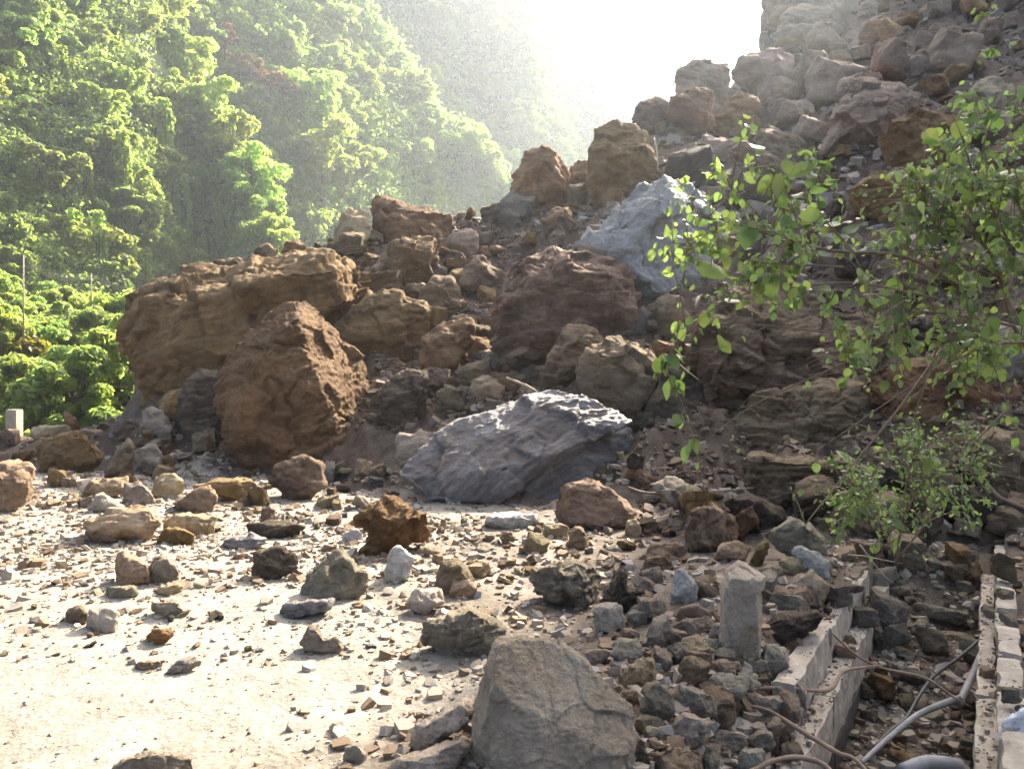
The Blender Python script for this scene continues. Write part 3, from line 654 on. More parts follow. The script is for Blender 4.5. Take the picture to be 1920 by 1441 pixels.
# --- loose rocks on the road
for nm, mt, ol, lb, kw in [
 ('rock_slab','grey',[[(790,1212),(800,1160),(850,1148),(900,1200),(850,1224)],[(830,1165),(880,1135),(932,1160),(948,1185),(922,1238),(850,1225)]],"twisted weathered slate lump behind the big foreground boulder",dict(s=1.8,r=1.5)),
 ('boulder','grey',[[(993,1088),(1000,1064),(1050,1049),(1062,1130),(1010,1114)],[(1040,1060),(1080,1044),(1112,1075),(1142,1080),(1116,1144),(1060,1132)]],"jagged grey rock with a toothed top in the middle of the road",dict(s=1.4,r=1.7)),
 ('boulder','dark',[[(1113,1148),(1140,1100),(1168,1048),(1178,1095),(1160,1150)],[(1150,1148),(1165,1098),(1212,1106),(1197,1144)]],"dark spiky rock right of the toothed grey rock",dict(s=1.,r=1.4)),
 ('boulder','rust',[[(673,1044),(690,985),(710,960),(800,960),(804,1000),(772,1018),(700,1024)],[(668,975),(685,945),(730,928),(770,945),(770,980),(700,990)]],"rusty orange jagged rock in front of the slate slab's left tip",dict(s=1.5,r=1.6)),
 ('boulder','grey',[(553,1122),(590,1058),(642,1028),(692,1075),(688,1108),(620,1128)],"slanted rock with a pale left face and rusty underside",dict(s=1.)),
 ('stone','blue',[(715,1082),(728,1030),(750,1019),(777,1045),(772,1078),(740,1094)],"upright blue-grey stone right of the slanted rock",dict(s=.5)),
 ('stone','pale',[(758,1133),(780,1104),(826,1103),(834,1126),(796,1152)],"smooth white stone on the road before the blue-grey upright stone",dict(s=.4,r=.6)),
 ('stone','dirt',[(806,1100),(822,1052),(862,1046),(893,1080),(880,1118),(830,1112)],"draped brown stone right of the white stone",dict(s=.9)),
 ('stone','tan',[(842,1114),(850,1086),(880,1082),(898,1104),(885,1120),(855,1122)],"round tan stone in front of the draped brown stone",dict(s=.5)),
 ('boulder','dark',[(472,1090),(476,1035),(520,1024),(562,1040),(558,1066),(510,1090)],"black-sided block with a pale striped top left of the slanted rock",dict(s=1.5)),
 ('boulder','tan',[(211,1090),(214,1050),(230,1029),(277,1055),(283,1088),(246,1101)],"tan wedge rock standing on the left of the road",dict(s=.4)),
 ('stone','grey',[(272,1092),(285,1045),(315,1040),(338,1075),(325,1098)],"mottled grey stone against the tan wedge rock",dict(s=.7)),
 ('rock_slab','tan',[(141,1000),(150,974),(200,955),(290,948),(302,985),(270,1014),(158,1022)],"large layered tan slab on the left of the road with a white sunlit top",dict(s=1.6,th=1.,bed=(.05,.1,1))),
 ('rock_slab','rust',[(290,1018),(305,992),(330,985),(367,1000),(360,1022)],"small brown wedge at the right end of the large tan slab",dict(s=.7)),
 ('rock_slab','tan',[(300,998),(310,962),(360,962),(408,968),(400,1004)],"pale ribbed slab behind the small brown wedge",dict(s=1.2,bed=(1,0,.3))),
 ('boulder','dirt',[(500,898),(518,866),(570,852),(606,870),(613,908),(570,940),(514,924)],"layered round boulder in front of the pointed boulder",dict(s=1.5)),
 ('boulder','brown',[(57,832),(85,814),(150,809),(197,852),(186,873),(130,889),(75,874)],"broad orange-brown boulder in the left heap",dict(s=.5)),
 ('boulder','tan',[(-25,955),(-25,870),(20,858),(58,866),(70,880),(52,940),(10,962)],"cracked sandstone block cut by the left edge",dict(s=1.3,bed=(.1,.1,1),th=1.)),
 ('boulder','dirt',[(190,898),(212,850),(238,818),(252,840),(250,890),(215,900)],"tilted brown rock right of the orange-brown boulder",{}),
 ('boulder','grey',[(250,888),(255,838),(290,832),(304,850),(300,885)],"square grey rock below the grey shard",dict(s=.8)),
 ('rock_slab','brown',[(358,910),(400,895),(470,898),(494,916),(480,942),(400,940)],"flat brown rock with a dark right side in the left heap",dict(s=.7)),
 ('boulder','dirt',[(318,950),(350,925),(395,905),(409,930),(400,960),(340,962)],"brown rock with a green-stained corner left of the flat brown rock",dict(s=.6)),
 ('rock_slab','tan',[(145,935),(155,903),(240,893),(245,920),(190,935)],"long flat tan slab with a sunlit top in the left heap",dict(s=1.)),
 ('stone','pale',[(162,960),(175,930),(192,922),(235,950),(232,962)],"white wedge stone behind the large tan slab",dict(s=.4)),
 ('stone','grey',[(226,945),(232,905),(262,900),(290,930),(284,948)],"split grey stone right of the long flat tan slab",dict(s=1.)),
 ('stone','tan',[(285,935),(292,893),(325,885),(350,905),(340,935)],"cream rock above the green-stained brown rock",dict(s=.9)),
 ('stone','dirt',[(120,1168),(127,1138),(150,1133),(168,1150),(160,1172)],"small brown stone touching the white boulder on the road",dict(s=.5)),
 ('stone','pale',[(153,1172),(165,1142),(205,1136),(227,1148),(218,1182),(185,1186)],"smooth white rock on the left of the road",dict(s=.6,r=.6)),
 ('rock_slab','slate',[(517,1150),(535,1128),(600,1122),(631,1122),(622,1142),(540,1162)],"dark flat plate with a white top on the road below the slanted rock",dict(s=1.2)),
 ('stone','grey',[[(556,1208),(575,1176),(590,1172),(610,1200),(600,1222)],[(590,1222),(605,1195),(632,1195),(644,1216),(625,1228)]],"pair of joined dark grey lumps alone on the road",dict(s=1.,r=1.3)),
 ('rock_slab','grey',[(273,1146),(285,1128),(330,1124),(348,1146),(320,1158)],"flat grey stone below the tan wedge rock",dict(s=1.)),
 ('stone','rust',[(272,1196),(285,1178),(320,1176),(328,1190),(300,1210)],"small orange and white stone on the open road",dict(s=.6)),
 ('rock_slab','pale',[(303,1262),(335,1236),(360,1228),(383,1240),(350,1260)],"thin white plate lying on the open road",dict(s=.5,th=.8)),
 ('rock_slab','dirt',[(247,1250),(258,1240),(300,1238),(308,1246),(290,1256)],"olive flat stone left of the thin white plate",dict(s=.6)),
 ('rock_slab','grey',[(205,1450),(225,1418),(290,1408),(350,1412),(372,1440),(350,1470),(240,1470)],"broad grey slab cut by the bottom edge on the left",dict(s=.9,th=.9,base=1460)),
 ('stone','pale',[(640,1428),(648,1400),(665,1392),(690,1412),(680,1432)],"white and black stone near the bottom edge left of the cream slabs",dict(s=.8)),
 ('rock_slab','grey',[(187,1118),(200,1100),(255,1096),(262,1114),(240,1122)],"low flat brown stone in front of the tan wedge rock",dict(s=.8)),
 ('rock_slab','tan',[(288,1112),(300,1095),(338,1090),(347,1106),(320,1116)],"flat tan stone before the mottled grey stone",dict(s=.8)),
 ('rock_slab','blue',[(907,985),(912,966),(945,958),(1012,964),(1008,986),(960,992)],"cluster of pale broken plates in front of the slate slab",dict(s=1.6,r=1.5)),
 ('stone','tan',[(1015,1008),(1020,984),(1050,979),(1068,988),(1064,1008)],"rounded cream stone left of the brown wedge-shaped boulder's foot",dict(s=.4,r=.6)),
 ('stone','dirt',[(1060,1030),(1072,990),(1085,984),(1110,1010),(1100,1032)],"pointed brown stone right of the rounded cream stone",dict(s=.5)),
 ('stone','tan',[(1168,1004),(1175,976),(1192,970),(1204,990),(1200,1006)],"upright tan stone at the foot of the brown wedge-shaped boulder",dict(s=.5)),
 ('stone','tan',[(1335,1045),(1350,1018),(1385,1010),(1414,1030),(1400,1052)],"bright tan stone right of the stump-like block",dict(s=.8)),
 ('stone','dirt',[(1195,1080),(1210,1045),(1245,1038),(1265,1060),(1255,1080)],"dark round stone below the sunlit patch",dict(s=.5)),
 ('rock_slab','dirt',[(1190,1050),(1215,1022),(1270,1012),(1288,1030),(1280,1052)],"sunlit brown slab left of the stump-like block",dict(s=.8)),
 ('rock_slab','dark',[(455,1000),(462,978),(545,975),(575,985),(560,1005),(500,1010)],"dark thin slab in front of the layered round boulder",dict(s=1.2)),
 ('rock_slab','slate',[(398,1030),(425,1010),(470,998),(505,1012),(480,1030)],"ash-grey flake heap left of the black-sided block",dict(s=1.6)),
 ('stone','blue',[(637,1012),(648,995),(668,990),(682,1002),(675,1016)],"rounded bluish stone left of the rusty orange rock",dict(s=.4)),
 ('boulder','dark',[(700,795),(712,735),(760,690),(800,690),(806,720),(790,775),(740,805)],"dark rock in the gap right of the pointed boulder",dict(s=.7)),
 ('stone','dirt',[(858,720),(865,688),(880,678),(897,700),(890,722)],"rounded sunlit cobble above the slate slab",dict(s=.4)),
 ('stone','grey',[(882,690),(892,660),(915,652),(942,672),(938,698)],"grey striped stone under the central boulder",dict(s=1.3)),
 ('stone','tan',[(875,745),(885,712),(915,700),(950,715),(940,752)],"orange-tan round stone above the slate slab",dict(s=.4,r=.6)),
 ('stone','dirt',[(808,770),(815,735),(840,718),(872,732),(868,775)],"knobbly brown stone above the slate slab's left part",dict(s=.5,r=1.4)),
 ('stone','brown',[(945,695),(950,670),(985,662),(1012,680),(1002,702)],"brown stone at the lower right foot of the central boulder",{}),
 ('stone','grey',[(768,885),(742,868),(748,815),(790,806),(830,815),(800,860)],"grey weathered stone behind the slate slab's left tip",dict(s=1.)),
 ('rock_slab','dirt',[(1205,898),(1207,876),(1262,874),(1266,892)],"flat rectangular stone in the shade right of the slate slab",dict(s=.5,Y=9.4)),
 ('boulder','brown',[(1010,412),(1030,390),(1068,385),(1075,425),(1040,448)],"brown rock under the peaked crest boulder's right foot",{}),
 ('boulder','dirt',[(700,510),(706,480),(722,470),(735,490),(728,516)],"grey stone at the left foot of the upright rounded block",{}),
 ('stone','brown',[(118,800),(118,768),(140,778),(152,800),(140,806)],"dark standing chip on the left heap's skyline",dict(Y=15.5)),
 ('rock_slab','tan',[(45,820),(60,800),(130,795),(138,815),(90,825)],"flat white-topped slab on top of the left heap",dict(Y=14.8)),
 ('stone','dirt',[(205,820),(215,795),(250,782),(262,800),(258,825)],"grey-brown rock left of the grey shard",dict(Y=14.2)),
 ('rock_slab','dirt',[(470,490),(478,462),(500,455),(522,468),(515,492)],"angular rock on the crest above the huge left boulder",dict(Y=17.5)),
 ('rock_slab','brown',[(525,478),(535,452),(560,448),(576,460),(570,478)],"dark flat rock on the crest right of the angular one",dict(Y=17.8)),
 ('rock_slab','dirt',[(395,502),(400,488),(450,480),(470,490),(440,504)],"low flake on the crest at the huge left boulder's top",dict(Y=17.0)),
]:
    H(nm, mt, ol, lb, **kw)
# ------------------------------------------------------------------ countless smaller stones: individuals from shared meshes
def proto(i, flat=1., kind='stone'):
    R = np.random.default_rng(100 + i)
    # a broken block: an uneven prism with some corners knocked off
    m = R.integers(4, 7); an = (np.arange(m) + R.uniform(-.32, .32, m)) / m * 6.283
    ring = np.stack([np.cos(an), np.sin(an) * R.uniform(.48, .95)], -1) * R.uniform(.8, 1.1, (m, 1)); hz_ = flat * R.uniform(.5, .8)
    tilt = R.normal(0, .22, (2, 2)); pts = []
    for k, sg in ((0, 1), (1, -1)):
        sh = R.normal(0, .12, 2); sc = R.uniform(.72, 1.)
        for e in ring: pts.append((*(e * sc + sh), sg * hz_ + e @ tilt[k] * flat))
    pts = np.array(pts)
    v, q, t = remesh([[tuple(p) for p in pts]], .085)
    b = np.array([R.uniform(-.4, .4), R.uniform(-.4, .4), 1.]); b /= np.linalg.norm(b)
    v, h = carve(v, q, t, 1.6, 300 + i * 7, b, .8, .8, 0, 6, False, (.66, .9), 14, .8)
    v[:, 2] -= v[:, 2].min()
    v /= (v.max(0) - v.min(0))[0]
    me = mesh_from("stone", v, [q, t]); attr(me, "strat", h * .8); me.materials.append(M["dirt"]); return me
PRO = [proto(i, f) for i, f in enumerate([1, .85, .75, .7, .62, .55, .48, .42, .38, .33, .28, .24])]
MATS = ['dirt', 'grey', 'tan', 'brown', 'haz', 'slate', 'strata', 'dark', 'pale']
PM = {}; STONES = []
def stone(name, px, py, wpx, mats, label, group, flat=None, Y=None, sink=.18, pr=None):
    D = Y or hit(px, py)
    if D > 50 and Y is None: return None
    x = (px - CX) / F * D; z = gz(x, D)
    k = pr if pr is not None else rnd.randrange(len(PRO)); mt = rnd.choice(mats)
    o = bpy.data.objects.new(name, PRO[k]); C.objects.link(o)
    o.material_slots[0].link = 'OBJECT'; o.material_slots[0].material = M[mt]
    w = wpx / F * D; sc = (w, w * rnd.uniform(.8, 1.1), w * rnd.uniform(.8, 1.15))
    o.scale = sc
    o.rotation_euler = (rnd.uniform(-.35, .35), rnd.uniform(-.35, .35), rnd.uniform(0, 6.28))
    o.location = (x, D, z - sink * sc[2] * .5)
    STONES.append((o, px, py - wpx * .2, wpx, mt, k, label, group)); return tag(o, label, name.replace('_', ' '), group)
def clear_of(px, py, pad=0):
    for (x0, y0, x1, y1) in HERO_BOX:
        if x0 + pad < px < x1 - pad and y0 + pad < py < y1 - pad: return False
    return True
def zone(n, box, wr, mats, label, group, name='stone', tri=None, pad=8, pro=None):
    done = 0; tries = 0
    while done < n and tries < n * 30:
        tries += 1
        px, py = rnd.uniform(box[0], box[2]), rnd.uniform(box[1], box[3])
        if tri and not tri(px, py): continue
        w = wr[0] * (wr[1] / wr[0]) ** (rnd.random() ** 1.6)
        if not clear_of(px, py - w * .2, pad): continue
        if stone(name, px, py, w, mats, label, group, pr=rnd.choice(pro) if pro else None): 
            HERO_BOX.append((px - w * .33, py - w * .5, px + w * .33, py + w * .1)); done += 1
BR = "rocks near the top of the rubble slope"
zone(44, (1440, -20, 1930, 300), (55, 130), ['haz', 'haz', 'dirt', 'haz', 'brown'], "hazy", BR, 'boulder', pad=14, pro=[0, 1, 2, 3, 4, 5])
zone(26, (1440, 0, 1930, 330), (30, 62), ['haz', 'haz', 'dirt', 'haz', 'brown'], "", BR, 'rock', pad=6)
zone(30, (1060, 170, 1560, 460), (24, 66), ['brown', 'dirt', 'haz', 'strata'], "", "rocks between the upper boulders", 'rock')
zone(16, (1250, 330, 1900, 560), (60, 130), ['brown', 'dirt', 'strata', 'dark'], "", "rocks behind the leafy branches", 'boulder', pad=14, pro=[0, 1, 2, 3, 4, 5])
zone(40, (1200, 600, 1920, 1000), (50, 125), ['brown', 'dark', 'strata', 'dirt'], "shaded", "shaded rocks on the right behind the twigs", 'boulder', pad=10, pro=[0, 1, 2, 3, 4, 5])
zone(16, (1590, 930, 1890, 1070), (45, 100), ['brown', 'dirt', 'dark', 'haz'], "shaded", "rocks at the head of the ditch", 'rock', pad=4)
zone(34, (640, 400, 1080, 760), (34, 90), ['brown', 'dirt', 'strata', 'brown'], "", "rocks in the middle of the slide", 'rock', pad=10, pro=[0, 1, 2, 3, 4, 5])
zone(34, (560, 400, 1050, 760), (16, 36), ['brown', 'dirt', 'strata', 'grey'], "loose", "loose stones in the middle of the slide")
zone(26, (300, 440, 700, 560), (16, 44), ['dirt', 'brown', 'brown'], "flat", "stones on the crest behind the huge left boulder", pro=[6, 7, 8, 9, 10])
zone(44, (0, 790, 520, 955), (22, 66), ['tan', 'dirt', 'tan', 'grey', 'brown'], "", "stones of the left rubble heap")
zone(34, (480, 860, 800, 1010), (16, 52), ['tan', 'dirt', 'grey', 'slate'], "", "stones at the foot of the pointed boulder")
zone(56, (800, 975, 1300, 1100), (16, 52), ['tan', 'dirt', 'grey', 'brown', 'tan'], "", "stones in the rubble band before the slate slab")
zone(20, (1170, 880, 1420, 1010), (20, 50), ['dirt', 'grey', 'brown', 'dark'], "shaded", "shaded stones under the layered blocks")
zone(44, (0, 960, 820, 1230), (12, 38), ['grey', 'tan', 'dirt', 'slate', 'dark'], "flat", "flakes scattered on the road", 'flake', pro=[6, 8, 9, 10, 11])
zone(62, (1080, 1080, 1500, 1441), (30, 78), ['grey', 'tan', 'dirt', 'haz', 'pale'], "", "small stones of the ditch-side heap", tri=lambda x, y: x < 1560 - (y - 1100) * .36 and x > 1120 + (y - 1100) * .25)
zone(78, (1560, 1040, 1850, 1441), (26, 84), ['dirt', 'grey', 'haz', 'brown', 'grey'], "", "rubble inside the ditch", 'rubble_stone', tri=lambda x, y: x > 1650 - (y - 1100) * .22 and x < 1835)
zone(22, (1858, 1020, 1930, 1441), (16, 44), ['dirt', 'grey', 'haz'], "", "stones on the ditch's right bank")

# stones that came to rest on the ditch's ledges and kerbs
_R = np.random.default_rng(5)
for s_, tq, z_, w_ in [(.10, .95, -.15, .13), (.09, 1.25, -.16, .10), (.0, 1.35, .05, .16), (-.02, 1.1, .06, .10), (.1, -.5, -.15, .15), (.08, -.85, -.15, .10), (-.02, -.8, -.06, .13), (.0, -.4, -.14, .12), (.0, 1.75, .03, .22), (.12, 1.7, -.16, .18),
                       (.84, .9, -.1, .09), (.95, 1.5, .05, .14), (.93, 2.1, .05, .18), (.85, 2.2, -.1, .14), (.97, 2.7, .05, .22), (.94, .2, .05, .09)]:
    p_ = drain_pt(s_, tq, z_); px_ = CX + p_[0] / p_[1] * F; py_ = HOR - (p_[2] - CAMZ) / p_[1] * F
    o = stone('rubble_stone', px_, py_, w_ / p_[1] * F, ['grey', 'tan', 'dirt', 'haz'], "", "stones resting on the ditch's ledges", Y=p_[1], pr=int(_R.integers(10)))
    o.location = tuple(p_ - (0, 0, .008)); o.rotation_euler = (0, 0, o.rotation_euler[2])

# ------------------------------------------------------------------ grit and chips nobody could count: one mesh
def chips():
    R = np.random.default_rng(77); V = []; Fc = []; T_ = []; o = 0
    tv = []
    for i in range(12):
        bm = bmesh.new(); m = 4 + i % 3; an = (np.arange(m) + R.uniform(-.3, .3, m)) / m * 6.283; e = np.stack([np.cos(an), .8 * np.sin(an)], -1); fl = [.6, .45, .28, .2][i % 4]
        p = np.concatenate([np.c_[e * R.uniform(.6, 1.1, (m, 1)), fl + R.normal(0, .15, m) * fl], np.c_[e * R.uniform(.6, 1.1, (m, 1)), -fl + R.normal(0, .15, m) * fl]])
        r = bmesh.ops.convex_hull(bm, input=[bm.verts.new(x) for x in p]); bmesh.ops.triangulate(bm, faces=bm.faces)
        bm.verts.index_update()
        tv.append((np.array([v.co[:] for v in bm.verts]), np.array([[v.index for v in f.verts] for f in bm.faces]))); bm.free()
    def scatter(n, px, py, size, dark, lo_bias=1.5, span=.8, fade=None):
        nonlocal o
        x = R.uniform(*px, n); y = R.uniform(*py, n)
        if fade: k_ = R.random(n) < sstep(fade[0], fade[1], x + .3 * (y - 1250)); x = x[k_]; y = y[k_]; n = len(x)
        uu = (x - CX) / F; v = (HOR - y) / F
        # march all sight lines at once
        D = np.full(n, np.nan)
        prev = None
        for d in np.geomspace(1.6, 48, 420):
            z, _ = ground_z(uu * d, np.full(n, d), False)
            h = (CAMZ + v * d <= z) & np.isnan(D); D[h] = d
        ok = ~np.isnan(D); D = D[ok]; uu = uu[ok]
        D = D * R.uniform(.985, 1.015, len(D)); X_ = uu * D; z, _ = ground_z(X_, D, True)
        s, _t = st_of(X_, D)
        wall = ((s > -.02) & (s < .17)) | ((s > .79) & (s < 1.02)); wall &= D < 8.2
        for xx, yy, zz in np.stack([X_, D, z], -1)[~wall]:
            tvv, tf = tv[R.integers(12)]
            sc = size[0] * (size[1] / size[0]) ** (R.random() ** lo_bias)
            a, b, c = R.uniform(0, 6.28), R.normal(0, .3), R.normal(0, .3)
            m = np.array(Matrix.Rotation(a, 3, 'Z') @ Matrix.Rotation(b, 3, 'X') @ Matrix.Rotation(c, 3, 'Y'))
            V.append((tvv * sc) @ m.T + (xx, yy, zz + sc * .1)); Fc.append(tf + o); o += len(tvv)
            T_.append(np.full(len(tvv), np.clip(R.random() * span + dark, 0, 1)))
    scatter(1100, (-60, 900), (1000, 1240), (.008, .035), .1, 1.8)
    scatter(1300, (-60, 900), (940, 1060), (.010, .05), .1, 1.6)
    scatter(380, (-60, 700), (1180, 1460), (.004, .018), .1, 2.)
    scatter(500, (-60, 900), (930, 1180), (.012, .06), .05)
    scatter(3600, (-60, 1400), (880, 1100), (.012, .075), .1)
    scatter(5600, (420, 1560), (1080, 1460), (.005, .06), .15, 1.7, .8, (520, 1080))
    scatter(2600, (280, 1000), (400, 760), (.03, .16), .62, 1.5, .38)
    scatter(3600, (560, 1100), (370, 800), (.04, .17), .62, 1.4, .38)
    scatter(1600, (1150, 1930), (480, 1000), (.03, .13), .62, 1.4, .38)
    scatter(3000, (1000, 1930), (-20, 520), (.08, .34), .2, 1.4, .7)
    scatter(1500, (1200, 1930), (520, 1000), (.02, .10), .6, 1.5, .4)
    scatter(2600, (1540, 1930), (980, 1460), (.008, .06), .1)
    scatter(1200, (0, 500), (790, 960), (.02, .10), .15)
    # crumbs lying on the ditch's ledges and kerbs
    for s0, s1, t0, t1, z0, n in [(.05, .145, -1.2, 2.4, -.15, 420), (-.05, .04, -.2, 2., .06, 120), (.80, .88, -1.2, 3.4, -.10, 420), (.89, 1.0, -1.2, 3.2, .05, 260)]:
        for i in range(n):
            tvv, tf = tv[R.integers(12)]; sc = .003 * 6 ** (R.random() ** 2); p = drain_pt(R.uniform(s0, s1), R.uniform(t0, t1), z0 - .004)
            V.append(tvv * sc + p + (0, 0, sc * .2)); Fc.append(tf + o); o += len(tvv); T_.append(np.full(len(tvv), R.random()))
    me = mesh_from("gravel", np.concatenate(V), np.concatenate(Fc), False)
    attr(me, "tone", np.concatenate(T_)); return me
g = N("mixed_chips"); tn = g.n("Attribute", attribute_name="tone").outputs['Fac']; P = g.n("TexCoord").outputs['Object']
col = g.ramp(tn, [(0, (.46, .40, .30)), (.25, (.33, .26, .18)), (.5, (.25, .22, .18)), (.75, (.20, .125, .062)), (1., (.085, .052, .028))])
g.l(g.mix(.5, col, g.ramp(g.noise(P, 30, 5, .7), [(.3, .5), (.7, 1.)]), 'MULTIPLY'), g.b.inputs['Base Color'])
g.b.inputs['Roughness'].default_value = .8
g.l(g.bump(g.noise(P, 70, 4, .7), .5, .01), g.b.inputs['Normal']); M['chips'] = g.m
tag(link("gravel", chips(), M['chips']), kind='stuff')

# ------------------------------------------------------------------ the concrete ditch
def block(name, s0, s1, t0, t1, z0, z1, mat, parent, seed, rough=.013):
    """a worn concrete piece between lateral s0..s1, along t0..t1"""
    bm = bmesh.new(); bmesh.ops.create_cube(bm, size=1)
    nl = max(2, int((t1 - t0) / .05)); 
    bmesh.ops.bevel(bm, geom=list(bm.edges), offset=.0, segments=1) if False else None
    v = []; f = []
    cs = max(2, int((s1 - s0) / .03) + 1); cz = max(2, int((z1 - z0) / .05) + 1)
    bm.free()
    # box surface grid
    def face(fn, a, b):
        o = len(v)
        for i in range(a + 1):
            for j in range(b + 1): v.append(fn(i / a, j / b))
        for i in range(a):
            for j in range(b): f.append((o + i*(b+1) + j, o + (i+1)*(b+1) + j, o + (i+1)*(b+1) + j + 1, o + i*(b+1) + j + 1))
    L = lambda a, b, t: a + (b - a) * t
    face(lambda i, j: (L(s0, s1, j), L(t0, t1, i), z1), nl, cs); face(lambda i, j: (L(s1, s0, j), L(t0, t1, i), z0), nl, cs)
    face(lambda i, j: (s1, L(t0, t1, i), L(z1, z0, j)), nl, cz); face(lambda i, j: (s0, L(t0, t1, i), L(z0, z1, j)), nl, cz)
    face(lambda i, j: (L(s0, s1, i), t0, L(z0, z1, j)), cs, cz); face(lambda i, j: (L(s1, s0, i), t1, L(z0, z1, j)), cs, cz)
    v = np.array(v); key = np.round(v, 4); _, first, inv = np.unique(key, axis=0, return_index=True, return_inverse=True)
    inv = inv.ravel(); v = v[first]; f = inv[np.array(f)]
    w = np.array([drain_pt(*p) for p in v])
    n = np.stack([fbm(w * 7, 3, seed), fbm(w * 7, 3, seed + 3), fbm(w * 7, 3, seed + 6)], -1)
    chipn = np.clip(fbm(w * 9, 2, seed + 9) - .35, 0, 1)
    edge = ((np.abs(v[:, 0] - s0) < 1e-4) | (np.abs(v[:, 0] - s1) < 1e-4)) & (np.abs(v[:, 2] - z1) < 1e-4)
    w += n * rough; w[:, 2] -= chipn * .06 * edge + .004 * edge
    c = w.mean(0)
    pc = np.array(parent.location)
    return link(name, mesh_from(name, w - c, f, False), mat, parent, tuple(c - pc))
dr = empty("drainage_ditch", tuple(drain_pt(.5, 0, -.8)), "broken concrete roadside ditch half filled with rubble at the lower right", "drainage ditch")
# left side: raised kerb pieces, the cover ledge, the wall
for i, (a, b, top) in enumerate([(-.20, .80, .06), (.83, 1.62, .05), (1.66, 2.5, .03)]):
    block("kerb_block", -.06, .045, a, b, -.40, top, M['concrete'], dr, 400 + i * 20)
block("kerb_block", -.055, .04, -1.05, -.62, -.4, -.06, M['concrete'], dr, 470, .02)
block("kerb_block", -.055, .03, -.60, -.23, -.4, -.14, M['concrete'], dr, 480, .02)
for i, (a, b) in enumerate([(-3, -1.1), (-1.09, .29), (.30, 1.5), (1.51, 3.)]):
    block("ledge", .048, .148, a, b, -.42, -.15 - .015 * (i % 2), M['concrete'], dr, 500 + i * 20)
    block("wall_panel", .06, .152, a, b, -1.15, -.425, M['concrete_shade'], dr, 600 + i * 20, .005)
# right side
for i, (a, b) in enumerate([(-3, -.9), (-.89, .6), (.61, 1.9), (1.91, 3.6)]):
    block("ledge", .80, .885, a, b, -.5, -.10 - .012 * (i % 2), M['concrete'], dr, 700 + i * 20)
    block("wall_panel", .79, .875, a, b, -1.15, -.505, M['concrete_shade'], dr, 800 + i * 20, .005)
tt = -1.6
for i in range(12):
    L_ = [.42, .50, .36, .55][i % 4]
    block("kerb_block", .89 + .006 * (i % 3), 1.0 + .008 * (i % 2), tt, tt + L_, -.45, [.06, .04, .07, .02, .05][i % 5], M['concrete'], dr, 900 + i * 20, .012)
    tt += L_ + .03 + (.05 if i % 3 == 1 else 0)

def bar(name, pts, rad, mat, label, cat, group=None, n=8, sub=4):
    P_ = np.array([at(*p) for p in pts])
    if mat.startswith('twig'):
        rr = np.full(len(P_), rad) if np.isscalar(rad) else np.array(rad); rad = rr * .58
        P_[1:-1] += np.random.default_rng(len(pts) * 7 + int(pts[0][0])).normal(0, .010, P_[1:-1].shape) * (P_[0, 1] / 4)
    v, q, t, _ = tube(P_, rad, n, sub)
    if mat.startswith('twig'):
        nn = fbm(v * 60, 3, 3); c0 = np.repeat(_, n, 0); v[:len(c0)] += (v[:len(c0)] - c0) * (.35 * nn[:len(c0)])[:, None]
    c = v.mean(0); c[2] = v[:, 2].min()
    o = link(name, mesh_from(name, v - c, [q, t]), M[mat], None, tuple(c))
    return tag(o, label, cat, group)
bar("pipe", [(1858, 1180, 5.25), (1848, 1205, 5.0), (1828, 1255, 4.6), (1803, 1308, 4.25), (1796, 1318, 4.2)], .021, 'pipe', "straight grey plastic pipe rising against the ditch's right wall", "pipe", n=12)
bar("pipe", [(1800, 1308, 4.2), (1770, 1318, 4.15), (1720, 1340, 4.0), (1675, 1375, 3.75), (1630, 1415, 3.5), (1615, 1430, 3.45)], [.018, .018, .016, .013, .011, .010], 'pipe', "bent grey pipe running down into the ditch from the straight one", "pipe", n=12)
bar("hose", [(1845, 1192, 5.05), (1800, 1230, 4.8), (1750, 1268, 4.5), (1720, 1310, 4.2), (1700, 1345, 4.0), (1672, 1368, 3.85), (1640, 1400, 3.6)], .010, 'hose', "thin black hose crossing the ditch behind the grey pipes", "hose")
bar("pipe", [(1690, 1448, 3.25), (1740, 1430, 3.3), (1800, 1436, 3.32)], .034, 'pipe', "thick grey pipe end at the bottom of the ditch", "pipe", n=14)
bar("branch", [(1385, 1460, 2.95), (1430, 1434, 3.0), (1490, 1425, 3.02), (1545, 1436, 3.0), (1575, 1470, 2.9)], .018, 'twig', "curved brown root at the bottom edge left of the ditch", "root")
# a crumpled white plastic lump on the right wall
def plastic():
    pts = [[tuple(at(x, y, 3.35 + d)) for x, y in [(1868, 1385), (1885, 1350), (1925, 1330), (1960, 1345), (1950, 1390), (1890, 1398)] for d in (-.08, .10)]]
    v, q, t = remesh(pts, .008); v, h = carve(v, q, t, .25, 991, np.array([.3, .2, .9]), 1.6, .3, 3)
    c = v.mean(0); return mesh_from("plastic_sack", v - c, [q, t]), c
me, c = plastic(); tag(link("plastic_sack", me, M['plastic'], None, tuple(c)), "crumpled whitish plastic sack on the ditch's right wall at the picture's edge", "sack")
